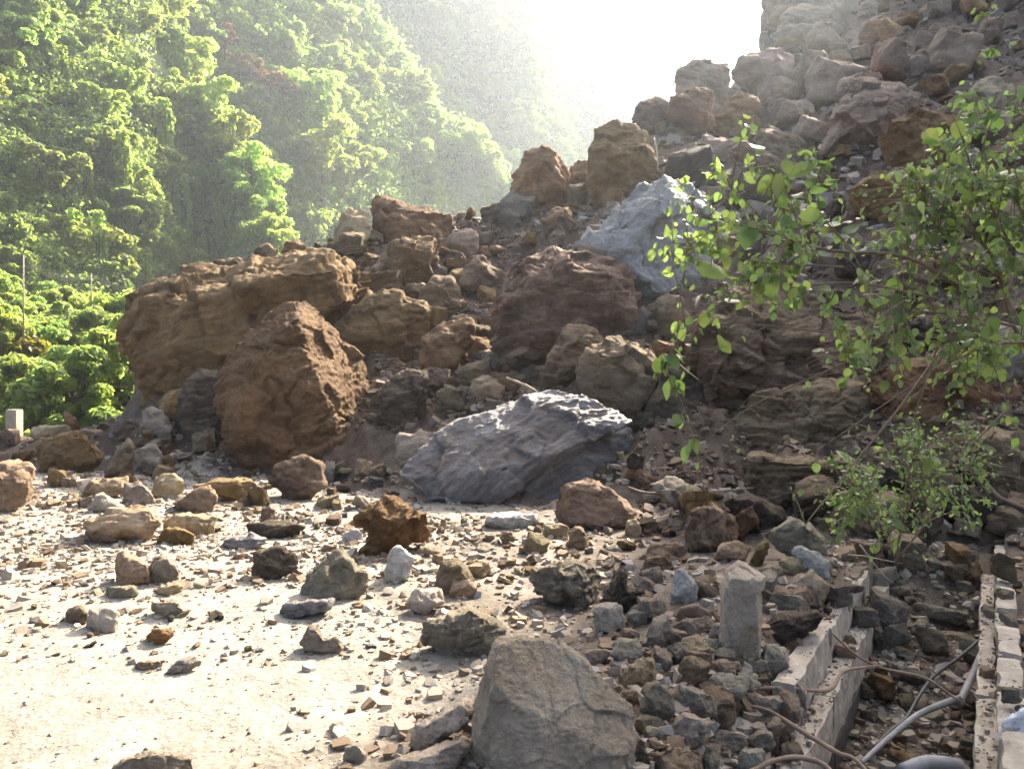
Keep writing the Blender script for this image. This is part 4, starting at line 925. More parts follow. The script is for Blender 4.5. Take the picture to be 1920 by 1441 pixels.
# --- dry branches and sticks
for args in [
 ("branch", [(1562, 1188, 4.45), (1600, 1222, 4.4), (1650, 1250, 4.35), (1740, 1272, 4.2), (1790, 1305, 4.1), (1822, 1325, 4.05)], [.010, .011, .013, .012, .009, .004], 'twig', "dry branch arching across the ditch to the grey pipe", "branch"),
 ("branch", [(1340, 1335, 3.7), (1400, 1300, 3.7), (1470, 1292, 3.72), (1550, 1288, 3.8), (1580, 1262, 3.95), (1620, 1248, 4.1), (1655, 1246, 4.2)], [.006, .011, .013, .016, .014, .011, .006], 'twig', "forked dry branch lying over the ditch's left wall", "branch"),
 ("branch", [(1395, 1322, 3.5), (1440, 1330, 3.45), (1500, 1365, 3.3), (1560, 1398, 3.15), (1600, 1425, 3.05), (1640, 1462, 2.95)], [.014, .016, .018, .018, .016, .014], 'twig', "thick root-like branch slanting down to the bottom edge beside the ditch", "branch"),
 ("stick", [(1178, 912, 8.3), (1215, 922, 8.25), (1300, 922, 8.2), (1412, 914, 8.15)], [.012, .014, .014, .010], 'twig_pale', "long pale dry stick lying across the bowed log-like stone", "stick"),
 ("reed", [(812, 515, 15.6), (808, 488, 15.6), (822, 470, 15.6), (845, 467, 15.6), (866, 478, 15.6), (872, 490, 15.6)], [.03, .035, .035, .03, .03, .02], 'twig', "bent brown reed forming an arch in the middle of the slide", "reed"),
 ("stick", [(950, 708, 10.4), (985, 724, 10.2), (1010, 735, 10.0)], [.03, .03, .015], 'twig_pale', "short orange stick above the slate slab", "stick"),
 ("stick", [(1590, 1040, 6.2), (1630, 1046, 6.2), (1690, 1056, 6.3)], [.012, .01, .006], 'twig_pale', "pale twig at the head of the ditch", "stick"),
 ("stick", [(1612, 1020, 6.3), (1650, 1065, 6.0), (1678, 1096, 5.8)], [.010, .008, .005], 'twig', "thin twig leaning into the ditch head", "stick"),
 ("branch", [(1850, 905, 7.0), (1880, 925, 6.9), (1930, 955, 6.8)], [.02, .03, .035], 'twig', "thick branch end lying in the shade at the right edge", "branch"),
 ("stick", [(1225, 690, 9.0), (1245, 660, 9.0), (1290, 695, 8.9), (1310, 712, 8.9)], [.012, .014, .012, .006], 'twig_pale', "crooked pale stick behind the hanging vine", "stick"),
 ("stick", [(330, 1058, 6.4), (360, 1042, 6.5), (410, 1046, 6.5)], [.006, .007, .004], 'twig', "thin curved twig on the road behind the mottled grey stone", "stick"),
 ("reed", [(1226, 258, 20), (1232, 290, 19.7), (1234, 318, 19.4)], [.03, .03, .02], 'twig_pale', "dry reed hanging beside the square block on the crest", "reed"),
]: bar(*args)

# guard post at the far left road edge
bm = bmesh.new(); bmesh.ops.create_cube(bm, size=1); bmesh.ops.scale(bm, verts=bm.verts, vec=(.24, .24, .62)); bmesh.ops.bevel(bm, geom=list(bm.edges), offset=.02, segments=2)
for v in bm.verts: v.co.z += .31
me = bpy.data.meshes.new("guard_post"); bm.to_mesh(me); bm.free()
p = at(27, 815, 16.8); tag(link("guard_post", me, M['concrete'], None, (p[0], p[1], p[2] - .05)), "small square concrete post behind the rubble at the far left", "post")
# ------------------------------------------------------------------ trees and vines on the hills
def leaf_cards(pos, nrm, size, R, tone):
    """one bent kite-shaped spray of leaves at each position"""
    n = len(pos)
    a = R.normal(size=(n, 3)); a -= (a * nrm).sum(1)[:, None] * nrm; a /= np.linalg.norm(a, axis=1)[:, None] + 1e-9
    b = np.cross(nrm, a); s = size[:, None]
    v = np.stack([pos - a * s, pos + b * s * .55 + nrm * s * .12, pos + a * s - nrm * s * .2, pos - b * s * .55 + nrm * s * .12], 1).reshape(-1, 3)
    i = np.arange(n)[:, None] * 4
    f = np.concatenate([i + [0, 1, 2], i + [0, 2, 3]])
    return v, f, np.repeat(tone, 4)
def unit(v): return v / (np.linalg.norm(v, axis=1)[:, None] + 1e-9)

def crown_mesh(name, seed, R0, Hh, n, nc, leaf, flat=.75, drop=0.):
    """crown: many clumps of leaf sprays carried on limbs, with gaps between"""
    R = np.random.default_rng(seed)
    d = unit(R.normal(size=(nc, 3))); d[:, 2] = R.uniform(-.95, 1., nc); d = unit(d)
    cc = d * R.uniform(.45, .95, (nc, 1)) * (R0, R0, Hh * .46) + (0, 0, Hh * .5)
    cr = R0 * R.uniform(.20, .36, nc)
    k = R.integers(nc, size=n)
    dd = unit(R.normal(size=(n, 3))); dd[:, 2] = np.where(R.random(n) < .7, np.abs(dd[:, 2]), dd[:, 2])
    pos = cc[k] + dd * (cr[k] * R.uniform(.6, 1.08, n))[:, None] * (1, 1, flat)
    if drop: pos[:, 2] -= drop * R.random(n) ** 2 * (R.random(n) < .4)
    nr = unit(dd + R.normal(0, .55, (n, 3)) + (0, 0, .25))
    tone = np.clip(.5 * R.random(nc)[k] + .5 * R.random(n), 0, 1)
    v, f, t = leaf_cards(pos, nr, leaf * R.uniform(.6, 1.4, n), R, tone)
    me = mesh_from(name, v, f, False); attr(me, "tone", t)
    # trunk and limbs
    parts = []
    tp = [(0, 0, -.8), (R.normal(0, .1), R.normal(0, .1), Hh * .3), (R.normal(0, .25), R.normal(0, .25), Hh * .62)]
    tv, tq, tt, _ = tube(tp, [R0 * .07, R0 * .05, R0 * .03], 7, 3); parts.append((tv, tq, tt))
    for j in range(min(nc, 9)):
        base = np.array(tp[1]) * (1 - j / 12) + np.array(tp[2]) * (j / 12)
        tv, tq, tt, _ = tube([base, (base + cc[j]) / 2 + (0, 0, -.1 * R0), cc[j]], [R0 * .03, R0 * .02, R0 * .008], 5, 2); parts.append((tv, tq, tt))
    V, fs = join(parts)
    return me, mesh_from("trunk", V, fs)

def drape_mesh(name, seed, Wd, Hh, n, leaf):
    """a curtain of creeper hanging in ropes over a steep bank"""
    R = np.random.default_rng(seed); m = 7
    rx = np.sort(R.uniform(-Wd, Wd, m)); rl = Hh * R.uniform(.45, 1., m); rw = R.uniform(.14, .4, m) * Wd * .6
    k = R.integers(m, size=n); u = R.random(n) ** .8
    an = R.uniform(0, 6.283, n); rad = rw[k] * (1.15 - .65 * u) * (.8 + .3 * np.sin(u * 17 + k))
    pos = np.stack([rx[k] + .5 * np.sin(u * 3 + k) * Wd * .2 + np.cos(an) * rad, .3 * k % 1 - np.abs(np.sin(an)) * rad * .9 - .5 * (1 - u), Hh - u * rl[k] + 0 * u], -1)
    dd = np.stack([np.cos(an), -np.abs(np.sin(an)), R.uniform(-.1, .6, n)], -1)
    v, f, t = leaf_cards(pos, unit(dd + R.normal(0, .4, (n, 3))), leaf * R.uniform(.6, 1.4, n), R, R.random(n))
    me = mesh_from(name, v, f, False); attr(me, "tone", t)
    parts = []
    for j in range(m):
        tv, tq, tt, _ = tube([(rx[j], .2, Hh), (rx[j], 0, Hh - rl[j] * .5), (rx[j], 0, Hh - rl[j])], .04, 4, 1); parts.append((tv, tq, tt))
    V, fs = join(parts); return me, mesh_from("stem", V, fs)

TR = {}
for i in range(4): TR['near', i] = crown_mesh("crown", 30 + i, 1.9, 4.2, 2600, 20 + i, .17)
for i in range(4): TR['mid', i] = crown_mesh("crown", 50 + i, 4.2, 9.5, 4200, 26 + 2 * i, .32)
for i in range(3): TR['far', i] = crown_mesh("crown", 70 + i, 6.0, 12., 3200, 24 + 2 * i, .6)
for i in range(3): TR['vine', i] = drape_mesh("foliage", 90 + i, 1.7, 8.5, 2400, .20)
for i in range(3): TR['valley', i] = crown_mesh("crown", 110 + i, 2.2, 4.6, 4200, 16 + i, .16)
TM = {}
def plant(kind, i, loc, sc, mat, label, cat, group, name, rz=None, parts=True, tilt=0.):
    cm, tm = TR[kind, i]
    for m_ in (cm, tm):
        if not len(m_.materials): m_.materials.append(M['bark'])
    e = empty(name, tuple(loc), label, cat, group)
    e.rotation_euler = (tilt, 0, rnd.uniform(0, 6.28) if rz is None else rz)
    e.scale = (sc * rnd.uniform(.9, 1.1), sc * rnd.uniform(.9, 1.1), sc * rnd.uniform(.85, 1.15))
    o = link("foliage" if kind == 'vine' else "crown", cm, None, e)
    o.material_slots[0].link = 'OBJECT'; o.material_slots[0].material = M[mat]
    link("stem" if kind == 'vine' else "trunk", tm, None, e)
    return e

def on_hill(hill, n, pxr, tr, fn, rowmax=900):
    done = 0; tries = 0
    while done < n and tries < n * 20:
        tries += 1
        px = rnd.uniform(*pxr); t = rnd.uniform(*tr)
        p = hill.pos(np.array([px]), np.array([t]))[0]
        row = HOR - (p[2] - CAMZ) / p[1] * F; col = CX + p[0] / p[1] * F
        if row < -60 or row > rowmax or col < -60: continue
        fn(p); done += 1
on_hill(hillA, 78, (-60, 545), (.28, .99), lambda p: plant('near', rnd.randrange(4), p - (0, 0, 1.2), rnd.uniform(.8, 1.7), rnd.choice(['leaf_far', 'leaf_far', 'leaf_vine']), "bushy small tree clinging to the near steep hillside", "tree", "trees on the near hillside", "hillside_tree"), 560)
# bigger trees on the near spur's edge
for px, t, sc in [(300, .97, 1.25), (345, .99, 1.0), (395, .98, 1.0), (440, .98, 1.1), (475, .96, 1.1), (510, .97, 1.0), (535, .95, .9), (250, .9, 1.2), (60, .72, 1.1), (100, .80, 1.0)]:
    p = hillA.pos(np.array([px]), np.array([t]))[0]
    plant('mid', rnd.randrange(4), p - (0, 0, 2.0), sc * .8, 'leaf_vine', "broad light green tree along the edge of the near spur", "tree", "trees along the edge of the near spur", "spur_tree")
on_hill(hillA, 58, (120, 550), (.30, .97), lambda p: plant('vine', rnd.randrange(3), p - (0, .9, 6.0), rnd.uniform(.6, 1.2), 'leaf_vine', "bright green creeper hanging in ropes down the near steep hillside", "vine", "creeper curtains on the near hillside", "hanging_creeper", rz=rnd.uniform(-.6, .6)), 560)
on_hill(hillB, 105, (320, 985), (.25, .99), lambda p: plant('mid', rnd.randrange(4), p - (0, 0, 3.2), rnd.uniform(.6, 1.15), rnd.choice(['leaf_far', 'leaf_vine', 'leaf_vine']), "round-topped tree on the middle hillside behind the near spur", "tree", "trees on the middle hillside", "forest_tree"), 520)
for px, py, sc in [(640, 330, 1.5), (600, 205, 1.15), (790, 130, .9), (590, 400, .7), (800, 215, 1.), (880, 270, 1.), (700, 300, .9)]:
    for t in np.linspace(.1, .98, 60):
        p = hillB.pos(np.array([px]), np.array([t]))[0]
        if HOR - (p[2] - CAMZ) / p[1] * F < py + 40: break
    plant('mid', rnd.randrange(4), p - (0, 3., 2.5), sc, 'leaf_vine', "large pale green crown standing out from the middle hillside", "tree", "large crowns on the middle hillside", "forest_tree")
on_hill(hillC, 85, (700, 1380), (.35, .99), lambda p: plant('far', rnd.randrange(3), p - (0, 0, 4.), rnd.uniform(.7, 1.2), rnd.choice(['leaf_far', 'leaf_vine']), "hazy tree on the far hillside fading into the glare", "tree", "trees on the far hillside", "distant_tree"), 420)
# dry reddish shrubs in a diagonal line on the middle hillside
for k, (px, py) in enumerate([(440, 135), (465, 155), (490, 175), (515, 192), (540, 205)]):
    for t in np.linspace(.1, .98, 60):
        p = hillB.pos(np.array([px]), np.array([t]))[0]
        if HOR - (p[2] - CAMZ) / p[1] * F < py: break
    plant('near', k % 4, p - (0, 4., .5), 1.1, 'leaf_dry', "dry reddish shrub in the slanting row on the middle hillside", "shrub", "reddish shrubs on the middle hillside", "dry_shrub")

# trees and shrubs on the slope below the road at the left
def low_ground(px, Y): return np.array([(px - CX) / F * Y, Y, 0])
VAL = [(30, 800, 560, 34, 1.35, 'leaf_yellow'), (75, 760, 600, 35, .9, 'leaf_yellow')]
for k, (px, pb, ptop, Yd, sc, mt) in enumerate(VAL):
    b = at(px, pb, Yd); h = (pb - ptop) / F * Yd
    plant('valley', k % 3, b, h / 4.6, mt, ["tall yellow-green tree at the left edge beyond the guard post", "smaller yellow-green tree right of the tall one beyond the guard post"][k], "tree", None, "yellow_tree")
for k in range(46):
    px = rnd.uniform(-50, 330); Yd = rnd.uniform(25, 46); Yd = 36 + (Yd - 25) * .6 if px < 230 and Yd < 31 and rnd.random() < .4 else Yd; q = (46 - Yd) / 21
    top = rnd.uniform(470, 600) + q * 130 + max(0, px - 200) * .2
    h = rnd.uniform(2.4, 4.6); b = at(px, top, Yd) - (0, 0, h)
    plant('valley', k % 3, b, h / 4.6, rnd.choice(['leaf_far', 'leaf_vine', 'leaf_vine']), "leafy green bush on the slope below the road at the left", "bush", "bushes below the road at the left", "valley_bush")

# undergrowth: the leaf cover between the trees, one mass for each hill
def puffs(P0_, rad, k, leaf, seed):
    """bushy mounds: sprays of leaves over the upper outside of many rounded clumps"""
    R = np.random.default_rng(seed); n = len(P0_)
    idx = np.repeat(np.arange(n), k); d = unit(R.normal(size=(n * k, 3))); d[:, 2] = np.where(R.random(n * k) < .8, np.abs(d[:, 2]), d[:, 2])
    r = rad[idx] * R.uniform(.55, 1.12, n * k) * (1 + .35 * noise(P0_[idx] * .7 + d * 1.6, seed))
    p = P0_[idx] + d * r[:, None] * (1, 1, .85)
    v, f, tn = leaf_cards(p, unit(d + R.normal(0, .6, (n * k, 3)) + (0, 0, .2)), leaf * R.uniform(.5, 1.4, n * k), R, np.clip(.55 * R.random(n)[idx] + .45 * R.random(n * k), 0, 1))
    return v, f, tn
def carpet(name, hill, n, pxr, rad, k, leaf, seed, mat, tmin=.0):
    R = np.random.default_rng(seed)
    p = hill.pos(R.uniform(*pxr, n), R.uniform(tmin, 1.02, n))
    v, f, tn = puffs(p + (0, 0, rad * .3), rad * R.uniform(.5, 1.5, n), k, leaf, seed)
    me = mesh_from(name, v, f, False); attr(me, "tone", tn)
    tag(link(name, me, M[mat]), kind='stuff')
carpet("undergrowth", hillA, 2200, (-100, 572), 1.3, 86, .19, 5, 'leaf_far', tmin=.2)
carpet("undergrowth", hillB, 2600, (280, 1010), 2.3, 66, .46, 6, 'leaf_far', tmin=.2)
carpet("undergrowth", hillC, 1700, (600, 1420), 3.6, 56, .85, 7, 'leaf_far', tmin=.25)
def low_carpet():
    R = np.random.default_rng(15); n = 26000
    px = R.uniform(-120, 360, n); Yd = R.uniform(22.5, 47, n); x = (px - CX) / F * Yd
    z = np.maximum(ground_z(x, Yd)[0], CAMZ + (HOR - np.interp(Yd, [22, 30, 46], [815, 740, 560]) - 40 * fbm(np.stack([x, Yd, Yd * 0], -1) * .25, 3, 4)) / F * Yd - .6)
    p = np.stack([x, Yd, z + R.normal(0, .22, n)], -1)
    v, f, tn = leaf_cards(p, unit(np.stack([R.normal(0, .5, n), R.normal(-.4, .5, n), np.full(n, .7)], -1)), .17 * R.uniform(.5, 1.4, n), R, R.random(n))
    me = mesh_from("valley_undergrowth", v, f, False); attr(me, "tone", tn); tag(link("valley_undergrowth", me, M['leaf_vine']), kind='stuff')
    xs, ys_ = np.meshgrid(np.linspace(-140, 400, 60), np.linspace(22.6, 50, 40))
    X_ = (xs - CX) / F * ys_
    zz = CAMZ + (HOR - np.interp(ys_, [22, 30, 46, 50], [830, 760, 580, 560])) / F * ys_ - 1.2 + .4 * fbm(np.stack([X_.ravel(), ys_.ravel(), 0 * ys_.ravel()], -1) * .3, 3, 8).reshape(X_.shape)
    idx = np.arange(2400).reshape(40, 60); q = np.stack([idx[:-1, :-1], idx[:-1, 1:], idx[1:, 1:], idx[1:, :-1]], -1).reshape(-1, 4)
    tag(link("valley_bank", mesh_from("valley_bank", np.stack([X_, ys_, zz], -1).reshape(-1, 3), q), M['hillsoil']), kind='structure')
low_carpet()

# utility poles with wires beyond the road
for k, (px, pt, pb, Yd, lb) in enumerate([(44, 478, 640, 30, "thin pale utility pole among the trees at the far left"), (171, 512, 575, 34, "second thin utility pole right of the yellow tree")]):
    a, b = at(px, pb, Yd), at(px, pt, Yd)
    e = empty("utility_pole", tuple(a), lb, "utility pole")
    v, q, t, _ = tube([np.zeros(3), b - a], [.035, .025], 8, 1); link("pole", mesh_from("pole", v, [q, t]), M['concrete'], e)
for k in range(3):
    a = at(44, 486 + k * 5, 30); b = at(171, 516 + k * 4, 34); c = at(330, 550 + k * 5, 42)
    v, q, t, _ = tube([a, (a + b) / 2 - (0, 0, .3), b, (b + c) / 2 - (0, 0, .3), c], .0035, 4, 4)
    o = v.mean(0); tag(link("wire", mesh_from("wire", v - o, [q, t]), M['pipe'], None, tuple(o)), ["topmost", "middle", "lowest"][k] + " of the three power wires strung between the two utility poles", "wire", "wires between the utility poles")

# ------------------------------------------------------------------ the leafy plants at the right
def leaf_shape(i, heart=True):
    R = random.Random(500 + i); n = 6; v = []; f = []
    prof = [0., .62, .95, .86, .55, .0] if heart else [0., .45, .62, .55, .34, 0.]
    for j in range(n):
        y = j / (n - 1); w = .42 * prof[j]; zc = -.35 * y * y * R.uniform(.4, 1.2); cup = R.uniform(.12, .3)
        v += [(-w, y - (.08 if j == 1 and heart else 0), zc + w * cup + R.uniform(-.02, .02)), (0, y, zc), (w, y - (.08 if j == 1 and heart else 0), zc + w * cup * R.uniform(.3, 1.2))]
    for j in range(n - 1):
        a = j * 3
        f += [(a, a+1, a+4, a+3), (a+1, a+2, a+5, a+4)]
    me = mesh_from("leaf", v, np.array(f)); attr(me, "tone", [R.random()] * len(v)); me.materials.append(M['leaf_bush']); return me
LEAF = [leaf_shape(i) for i in range(8)] + [leaf_shape(20 + i, False) for i in range(4)]
def shrub(name, label, cat, stems, nleaf, size, seed, nstuff=0, spread=.12, droop=1., small=False, twigs=14, leafmat=None, tw=.09, leafstems=None):
    """stems: list of (points (px,py,depth), radius0, radius1); leaves sit on twigs along the stems"""
    R = np.random.default_rng(seed)
    base = at(*stems[0][0][0]); e = empty(name, tuple(base), label, cat)
    sites = []
    for k, (pts, r0, r1) in enumerate(stems):
        P_ = np.array([at(*p) for p in pts]); rr = np.linspace(r0, r1, len(P_))
        v, q, t, path = tube(P_, rr, 6, 4)
        link("stem", mesh_from("stem", v - base, [q, t]), M['twig'], e)
        if leafstems is None or k in leafstems:
            for j in range(len(path)): sites.append((path[j], path[min(j+1, len(path)-1)] - path[max(j-1, 0)], j / len(path)))
    # side twigs
    tv = []; tips = []
    wts = np.array([.3 + s[2] for s in sites]); wts /= wts.sum()
    for j in R.choice(len(sites), twigs, p=wts):
        p, d, _ = sites[j]; d = d / (np.linalg.norm(d) + 1e-9)
        dirv = d * .4 + R.normal(0, .6, 3) + (0, 0, R.choice([.7, -.5 * droop])); dirv /= np.linalg.norm(dirv)
        L_ = spread * R.uniform(1., 3.2)
        pts = [p, p + dirv * L_ * .5 + (0, 0, .02), p + dirv * L_ + (0, 0, -.03 * droop)]
        v, q, t, path = tube(pts, [.004, .003, .0015], 4, 4); tv.append((v - base, q, t))
        for i in range(2, len(path)): tips.append((path[i], dirv))
    V, fs = join(tv); o = link("twigs", mesh_from("twigs", V, fs), M['twig'], e); o['kind'] = 'stuff'
    allsites = [(p, d) for p, d in tips] + [(s[0], s[1]) for s in sites if s[2] > .25]
    def mat4(sz):
        p, d = allsites[R.integers(len(allsites))]; d = np.array(d) / (np.linalg.norm(d) + 1e-9)
        p = p + R.normal(0, spread * .18, 3)
        out = d * .5 + R.normal(0, .55, 3) + (0, -.15, -.75 * droop); out /= np.linalg.norm(out)
        n = np.array([0, -.35, .8]) + R.normal(0, .45, 3); n -= n @ out * out; n /= np.linalg.norm(n)
        x = np.cross(out, n)
        m = np.eye(4); m[:3, 0] = x * sz; m[:3, 1] = out * sz; m[:3, 2] = n * sz; m[:3, 3] = p - base
        return m
    pool = LEAF[8:] if small else LEAF
    for i in range(nleaf):
        sz = size * R.choice([.6, .8, 1., 1.2, 1.5, 1.9], p=[.15, .25, .25, .2, .1, .05])
        o = bpy.data.objects.new("leaf", pool[R.integers(len(pool))]); C.objects.link(o); o.parent = e
        o.matrix_basis = Matrix(mat4(sz).tolist())
    if nstuff:
        V = []; Fq = []; T_ = []; off = 0
        for i in range(nstuff):
            me = pool[R.integers(len(pool))]; vv = np.empty(len(me.vertices) * 3, np.float32); me.vertices.foreach_get('co', vv); vv = vv.reshape(-1, 3)
            ff = np.array([p.vertices[:] for p in me.polygons]); m = mat4(size * R.uniform(.4, .85))
            V.append(vv @ m[:3, :3].T + m[:3, 3]); Fq.append(ff + off); off += len(vv); T_.append(np.full(len(vv), R.random()))
        me = mesh_from("small_leaves", np.concatenate(V), np.concatenate(Fq)); attr(me, "tone", np.concatenate(T_))
        o = link("small_leaves", me, M['leaf_bush'], e); o['kind'] = 'stuff'
    return e
d = 4.6
shrub("leafy_branch", "leafy branch of heart-shaped leaves reaching left in front of the blue-grey boulder", "branch", [
 ([(1800, 540, 4.9), (1700, 482, 4.8), (1560, 470, d), (1450, 442, 4.5), (1380, 420, 4.4), (1310, 405, 4.4)], .014, .004),
 ([(1600, 472, 4.65), (1540, 400, 4.6), (1535, 350, 4.6), (1540, 308, 4.6)], .006, .002),
 ([(1460, 445, 4.5), (1405, 385, 4.5), (1360, 342, 4.5)], .005, .002),
 ([(1480, 448, 4.5), (1465, 385, 4.5), (1420, 322, 4.5)], .005, .002),
 ([(1505, 458, 4.5), (1485, 385, 4.5), (1458, 318, 4.5)], .005, .002),
 ([(1580, 500, 4.6), (1430, 492, 4.5), (1330, 470, 4.4), (1262, 455, 4.4)], .006, .002),
 ([(1760, 560, 4.8), (1600, 530, 4.7), (1450, 545, 4.6), (1370, 560, 4.6), (1285, 615, 4.6)], .007, .003),
 ([(1700, 560, 4.7), (1640, 600, 4.6), (1600, 640, 4.5), (1585, 665, 4.5)], .005, .002),
 ([(1620, 520, 4.7), (1580, 480, 4.6), (1500, 470, 4.6), (1430, 505, 4.6)], .005, .002),
], 250, .078, 901, 420, .14, 1., twigs=90)
shrub("leafy_bush", "dense leafy bush filling the right edge above the shaded rocks", "bush", [
 ([(1960, 700, 5.2), (1900, 610, 5.1), (1860, 480, 5.0), (1800, 420, 5.0), (1745, 372, 5.0), (1722, 350, 5.0)], .018, .004),
 ([(1940, 560, 5.0), (1880, 430, 4.9), (1850, 370, 4.9), (1822, 322, 4.9)], .010, .003),
 ([(1940, 470, 4.9), (1915, 400, 4.9), (1905, 345, 4.9)], .008, .003),
 ([(1900, 610, 5.0), (1800, 592, 4.9), (1710, 585, 4.8), (1640, 610, 4.7)], .010, .003),
 ([(1880, 520, 5.0), (1780, 490, 4.9), (1700, 470, 4.9)], .008, .003),
 ([(1920, 640, 5.0), (1850, 650, 4.9), (1780, 680, 4.8)], .008, .003),
 ([(1890, 560, 5.0), (1800, 530, 4.9), (1760, 450, 4.9), (1760, 400, 4.9)], .008, .003),
], 295, .078, 902, 1350, .18, .8, twigs=220)
shrub("bare_twigs", "tangle of bare slanting twigs in front of the dark layered block", "branch", [
 ([(1775, 640, 5.0), (1690, 640, 5.0), (1600, 628, 5.0), (1480, 615, 5.0), (1380, 604, 5.0)], .008, .004),
 ([(1700, 620, 5.0), (1640, 652, 5.0), (1540, 700, 5.0), (1420, 755, 5.0), (1330, 818, 5.0)], .008, .003),
 ([(1680, 640, 5.0), (1600, 690, 5.0), (1530, 705, 5.0)], .006, .003),
 ([(1780, 650, 5.1), (1740, 700, 5.1), (1640, 770, 5.1), (1545, 836, 5.1)], .008, .003),
 ([(1765, 655, 5.1), (1690, 760, 5.0), (1600, 870, 4.9), (1510, 982, 4.8)], .010, .004),
 ([(1757, 650, 5.0), (1735, 720, 5.0), (1715, 780, 5.0), (1722, 798, 5.0)], .007, .003),
 ([(1440, 610, 5.1), (1380, 640, 5.1), (1285, 665, 5.1)], .004, .002),
 ([(1800, 752, 5.0), (1760, 780, 5.0), (1715, 800, 5.0)], .005, .003),
 ([(1890, 765, 5.2), (1840, 815, 5.2), (1790, 862, 5.2)], .009, .005),
 ([(1650, 630, 5.1), (1560, 660, 5.1), (1500, 690, 5.1)], .004, .002),
], 26, .05, 903, 60, .09, .8, twigs=26)
shrub("hanging_vine", "thin vine hanging left of the leafy branches with a few big lit leaves", "vine", [
 ([(1290, 420, 4.6), (1285, 500, 4.6), (1275, 560, 4.6), (1268, 640, 4.6), (1250, 690, 4.6), (1275, 745, 4.6), (1300, 820, 4.6), (1312, 870, 4.6), (1320, 922, 4.6)], .004, .003),
 ([(1262, 650, 4.6), (1240, 700, 4.6), (1232, 745, 4.6)], .003, .002),
], 24, .10, 904, 12, .05, 1.6, twigs=10)
shrub("low_shrub", "low small-leaved green shrub above the head of the ditch", "shrub", [
 ([(1680, 1060, 6.0), (1690, 980, 5.9), (1700, 900, 5.8), (1715, 840, 5.8)], .012, .003),
 ([(1680, 1050, 6.0), (1640, 960, 5.8), (1610, 890, 5.7)], .008, .003),
 ([(1690, 1040, 6.0), (1750, 960, 5.9), (1790, 900, 5.9), (1815, 880, 5.9)], .008, .003),
 ([(1690, 980, 5.9), (1730, 900, 5.8), (1760, 860, 5.8)], .006, .003),
 ([(1650, 1000, 5.8), (1620, 950, 5.7), (1600, 930, 5.6)], .006, .003),
], 240, .065, 905, 1100, .17, .5, small=True, twigs=80)
shrub("creeper", "dark green creeper over the rocks at the upper right edge", "creeper", [
 ([(1960, 300, 9), (1890, 262, 9), (1830, 240, 9), (1795, 262, 9)], .012, .004),
 ([(1940, 230, 9), (1890, 205, 9), (1860, 215, 9)], .010, .004),
 ([(1850, 250, 9), (1838, 300, 9), (1830, 350, 8.8)], .010, .004),
], 110, .12, 906, 260, .22, .8, twigs=30)
shrub("sunlit_sprig", "thin sprig of yellow lit leaves near the upper right corner", "sprig", [
 ([(1900, 110, 9), (1878, 70, 9), (1850, 36, 9), (1830, 30, 9)], .007, .003),
 ([(1880, 90, 9), (1850, 88, 9), (1830, 92, 9)], .005, .002),
], 20, .10, 907, 6, .07, .8, twigs=8)

# ------------------------------------------------------------------ haze in the valley air
bm = bmesh.new(); bmesh.ops.create_cube(bm, size=1)
for v in bm.verts: v.co = Vector((v.co.x * 1400, v.co.y * 900 + 400, 120 + v.co.z * 300))
me = bpy.data.meshes.new("haze"); bm.to_mesh(me); bm.free()
hz = link("haze", me); hm = bpy.data.materials.new("haze"); hm.use_nodes = True; t = hm.node_tree
for n in list(t.nodes): t.nodes.remove(n)
out = t.nodes.new("ShaderNodeOutputMaterial"); vol = t.nodes.new("ShaderNodeVolumePrincipled")
vol.inputs['Color'].default_value = (.84, .92, 1, 1); vol.inputs['Density'].default_value = .0007; vol.inputs['Anisotropy'].default_value = .6
t.links.new(vol.outputs[0], out.inputs['Volume']); me.materials.append(hm)
hz['kind'] = 'stuff'
bpy.data.objects.remove(_tmp)
# ------------------------------------------------------------------ what sets each of the smaller stones and trees apart, in words
ANCH = [("pointed brown boulder", 570, 720), ("huge left boulder", 320, 620), ("slate slab", 960, 830), ("central boulder", 1050, 570), ("pale blue-grey boulder", 1230, 430),
 ("square crest block", 1170, 300), ("peaked crest boulder", 1010, 320), ("concave crest slab", 770, 405), ("upright rounded block", 765, 490), ("diamond-shaped boulder", 1640, 205),
 ("rounded reddish boulder", 1725, 260), ("dome-shaped boulder", 1390, 210), ("splintered slab", 1475, 270), ("cliff edge", 1430, 40), ("dusty brown boulder", 1160, 705), ("dark layered block", 1500, 790),
 ("thick layered slab", 1500, 890), ("brown wedge-shaped boulder", 1110, 945), ("stump-like block", 1335, 985), ("roof-like grey slab", 1485, 1005), ("upright stone post", 1390, 1140),
 ("whitish pyramid stone", 1280, 1095), ("big foreground boulder", 1040, 1330), ("cream log-like slab", 830, 1355), ("twisted slate lump", 870, 1185), ("toothed grey rock", 1065, 1095),
 ("rusty orange rock", 735, 990), ("slanted rock", 625, 1078), ("white stone", 796, 1128), ("black-sided block", 515, 1058), ("tan wedge rock", 247, 1065), ("large tan slab", 220, 985),
 ("layered round boulder", 556, 895), ("orange-brown boulder", 125, 848), ("left-edge sandstone block", 25, 910), ("guard post", 27, 800), ("smooth white rock", 190, 1160),
 ("ditch's left wall", 1560, 1220), ("ditch's right wall", 1860, 1200), ("low shrub", 1700, 930), ("grey pipes", 1780, 1310), ("rounded tan boulder", 660, 430), ("egg-shaped stone", 1230, 1315), ("grey shard", 292, 790), ("bent reed", 840, 490), ("leafy bush", 1800, 500)]
COL = dict(dirt="brown", grey="grey", tan="tan", brown="dark brown", haz="greyish brown", slate="dark grey", strata="layered brown", dark="blackish", pale="whitish")
SHP = lambda k: "blocky" if k < 4 else ("angular" if k < 6 else ("low" if k < 8 else "flat"))
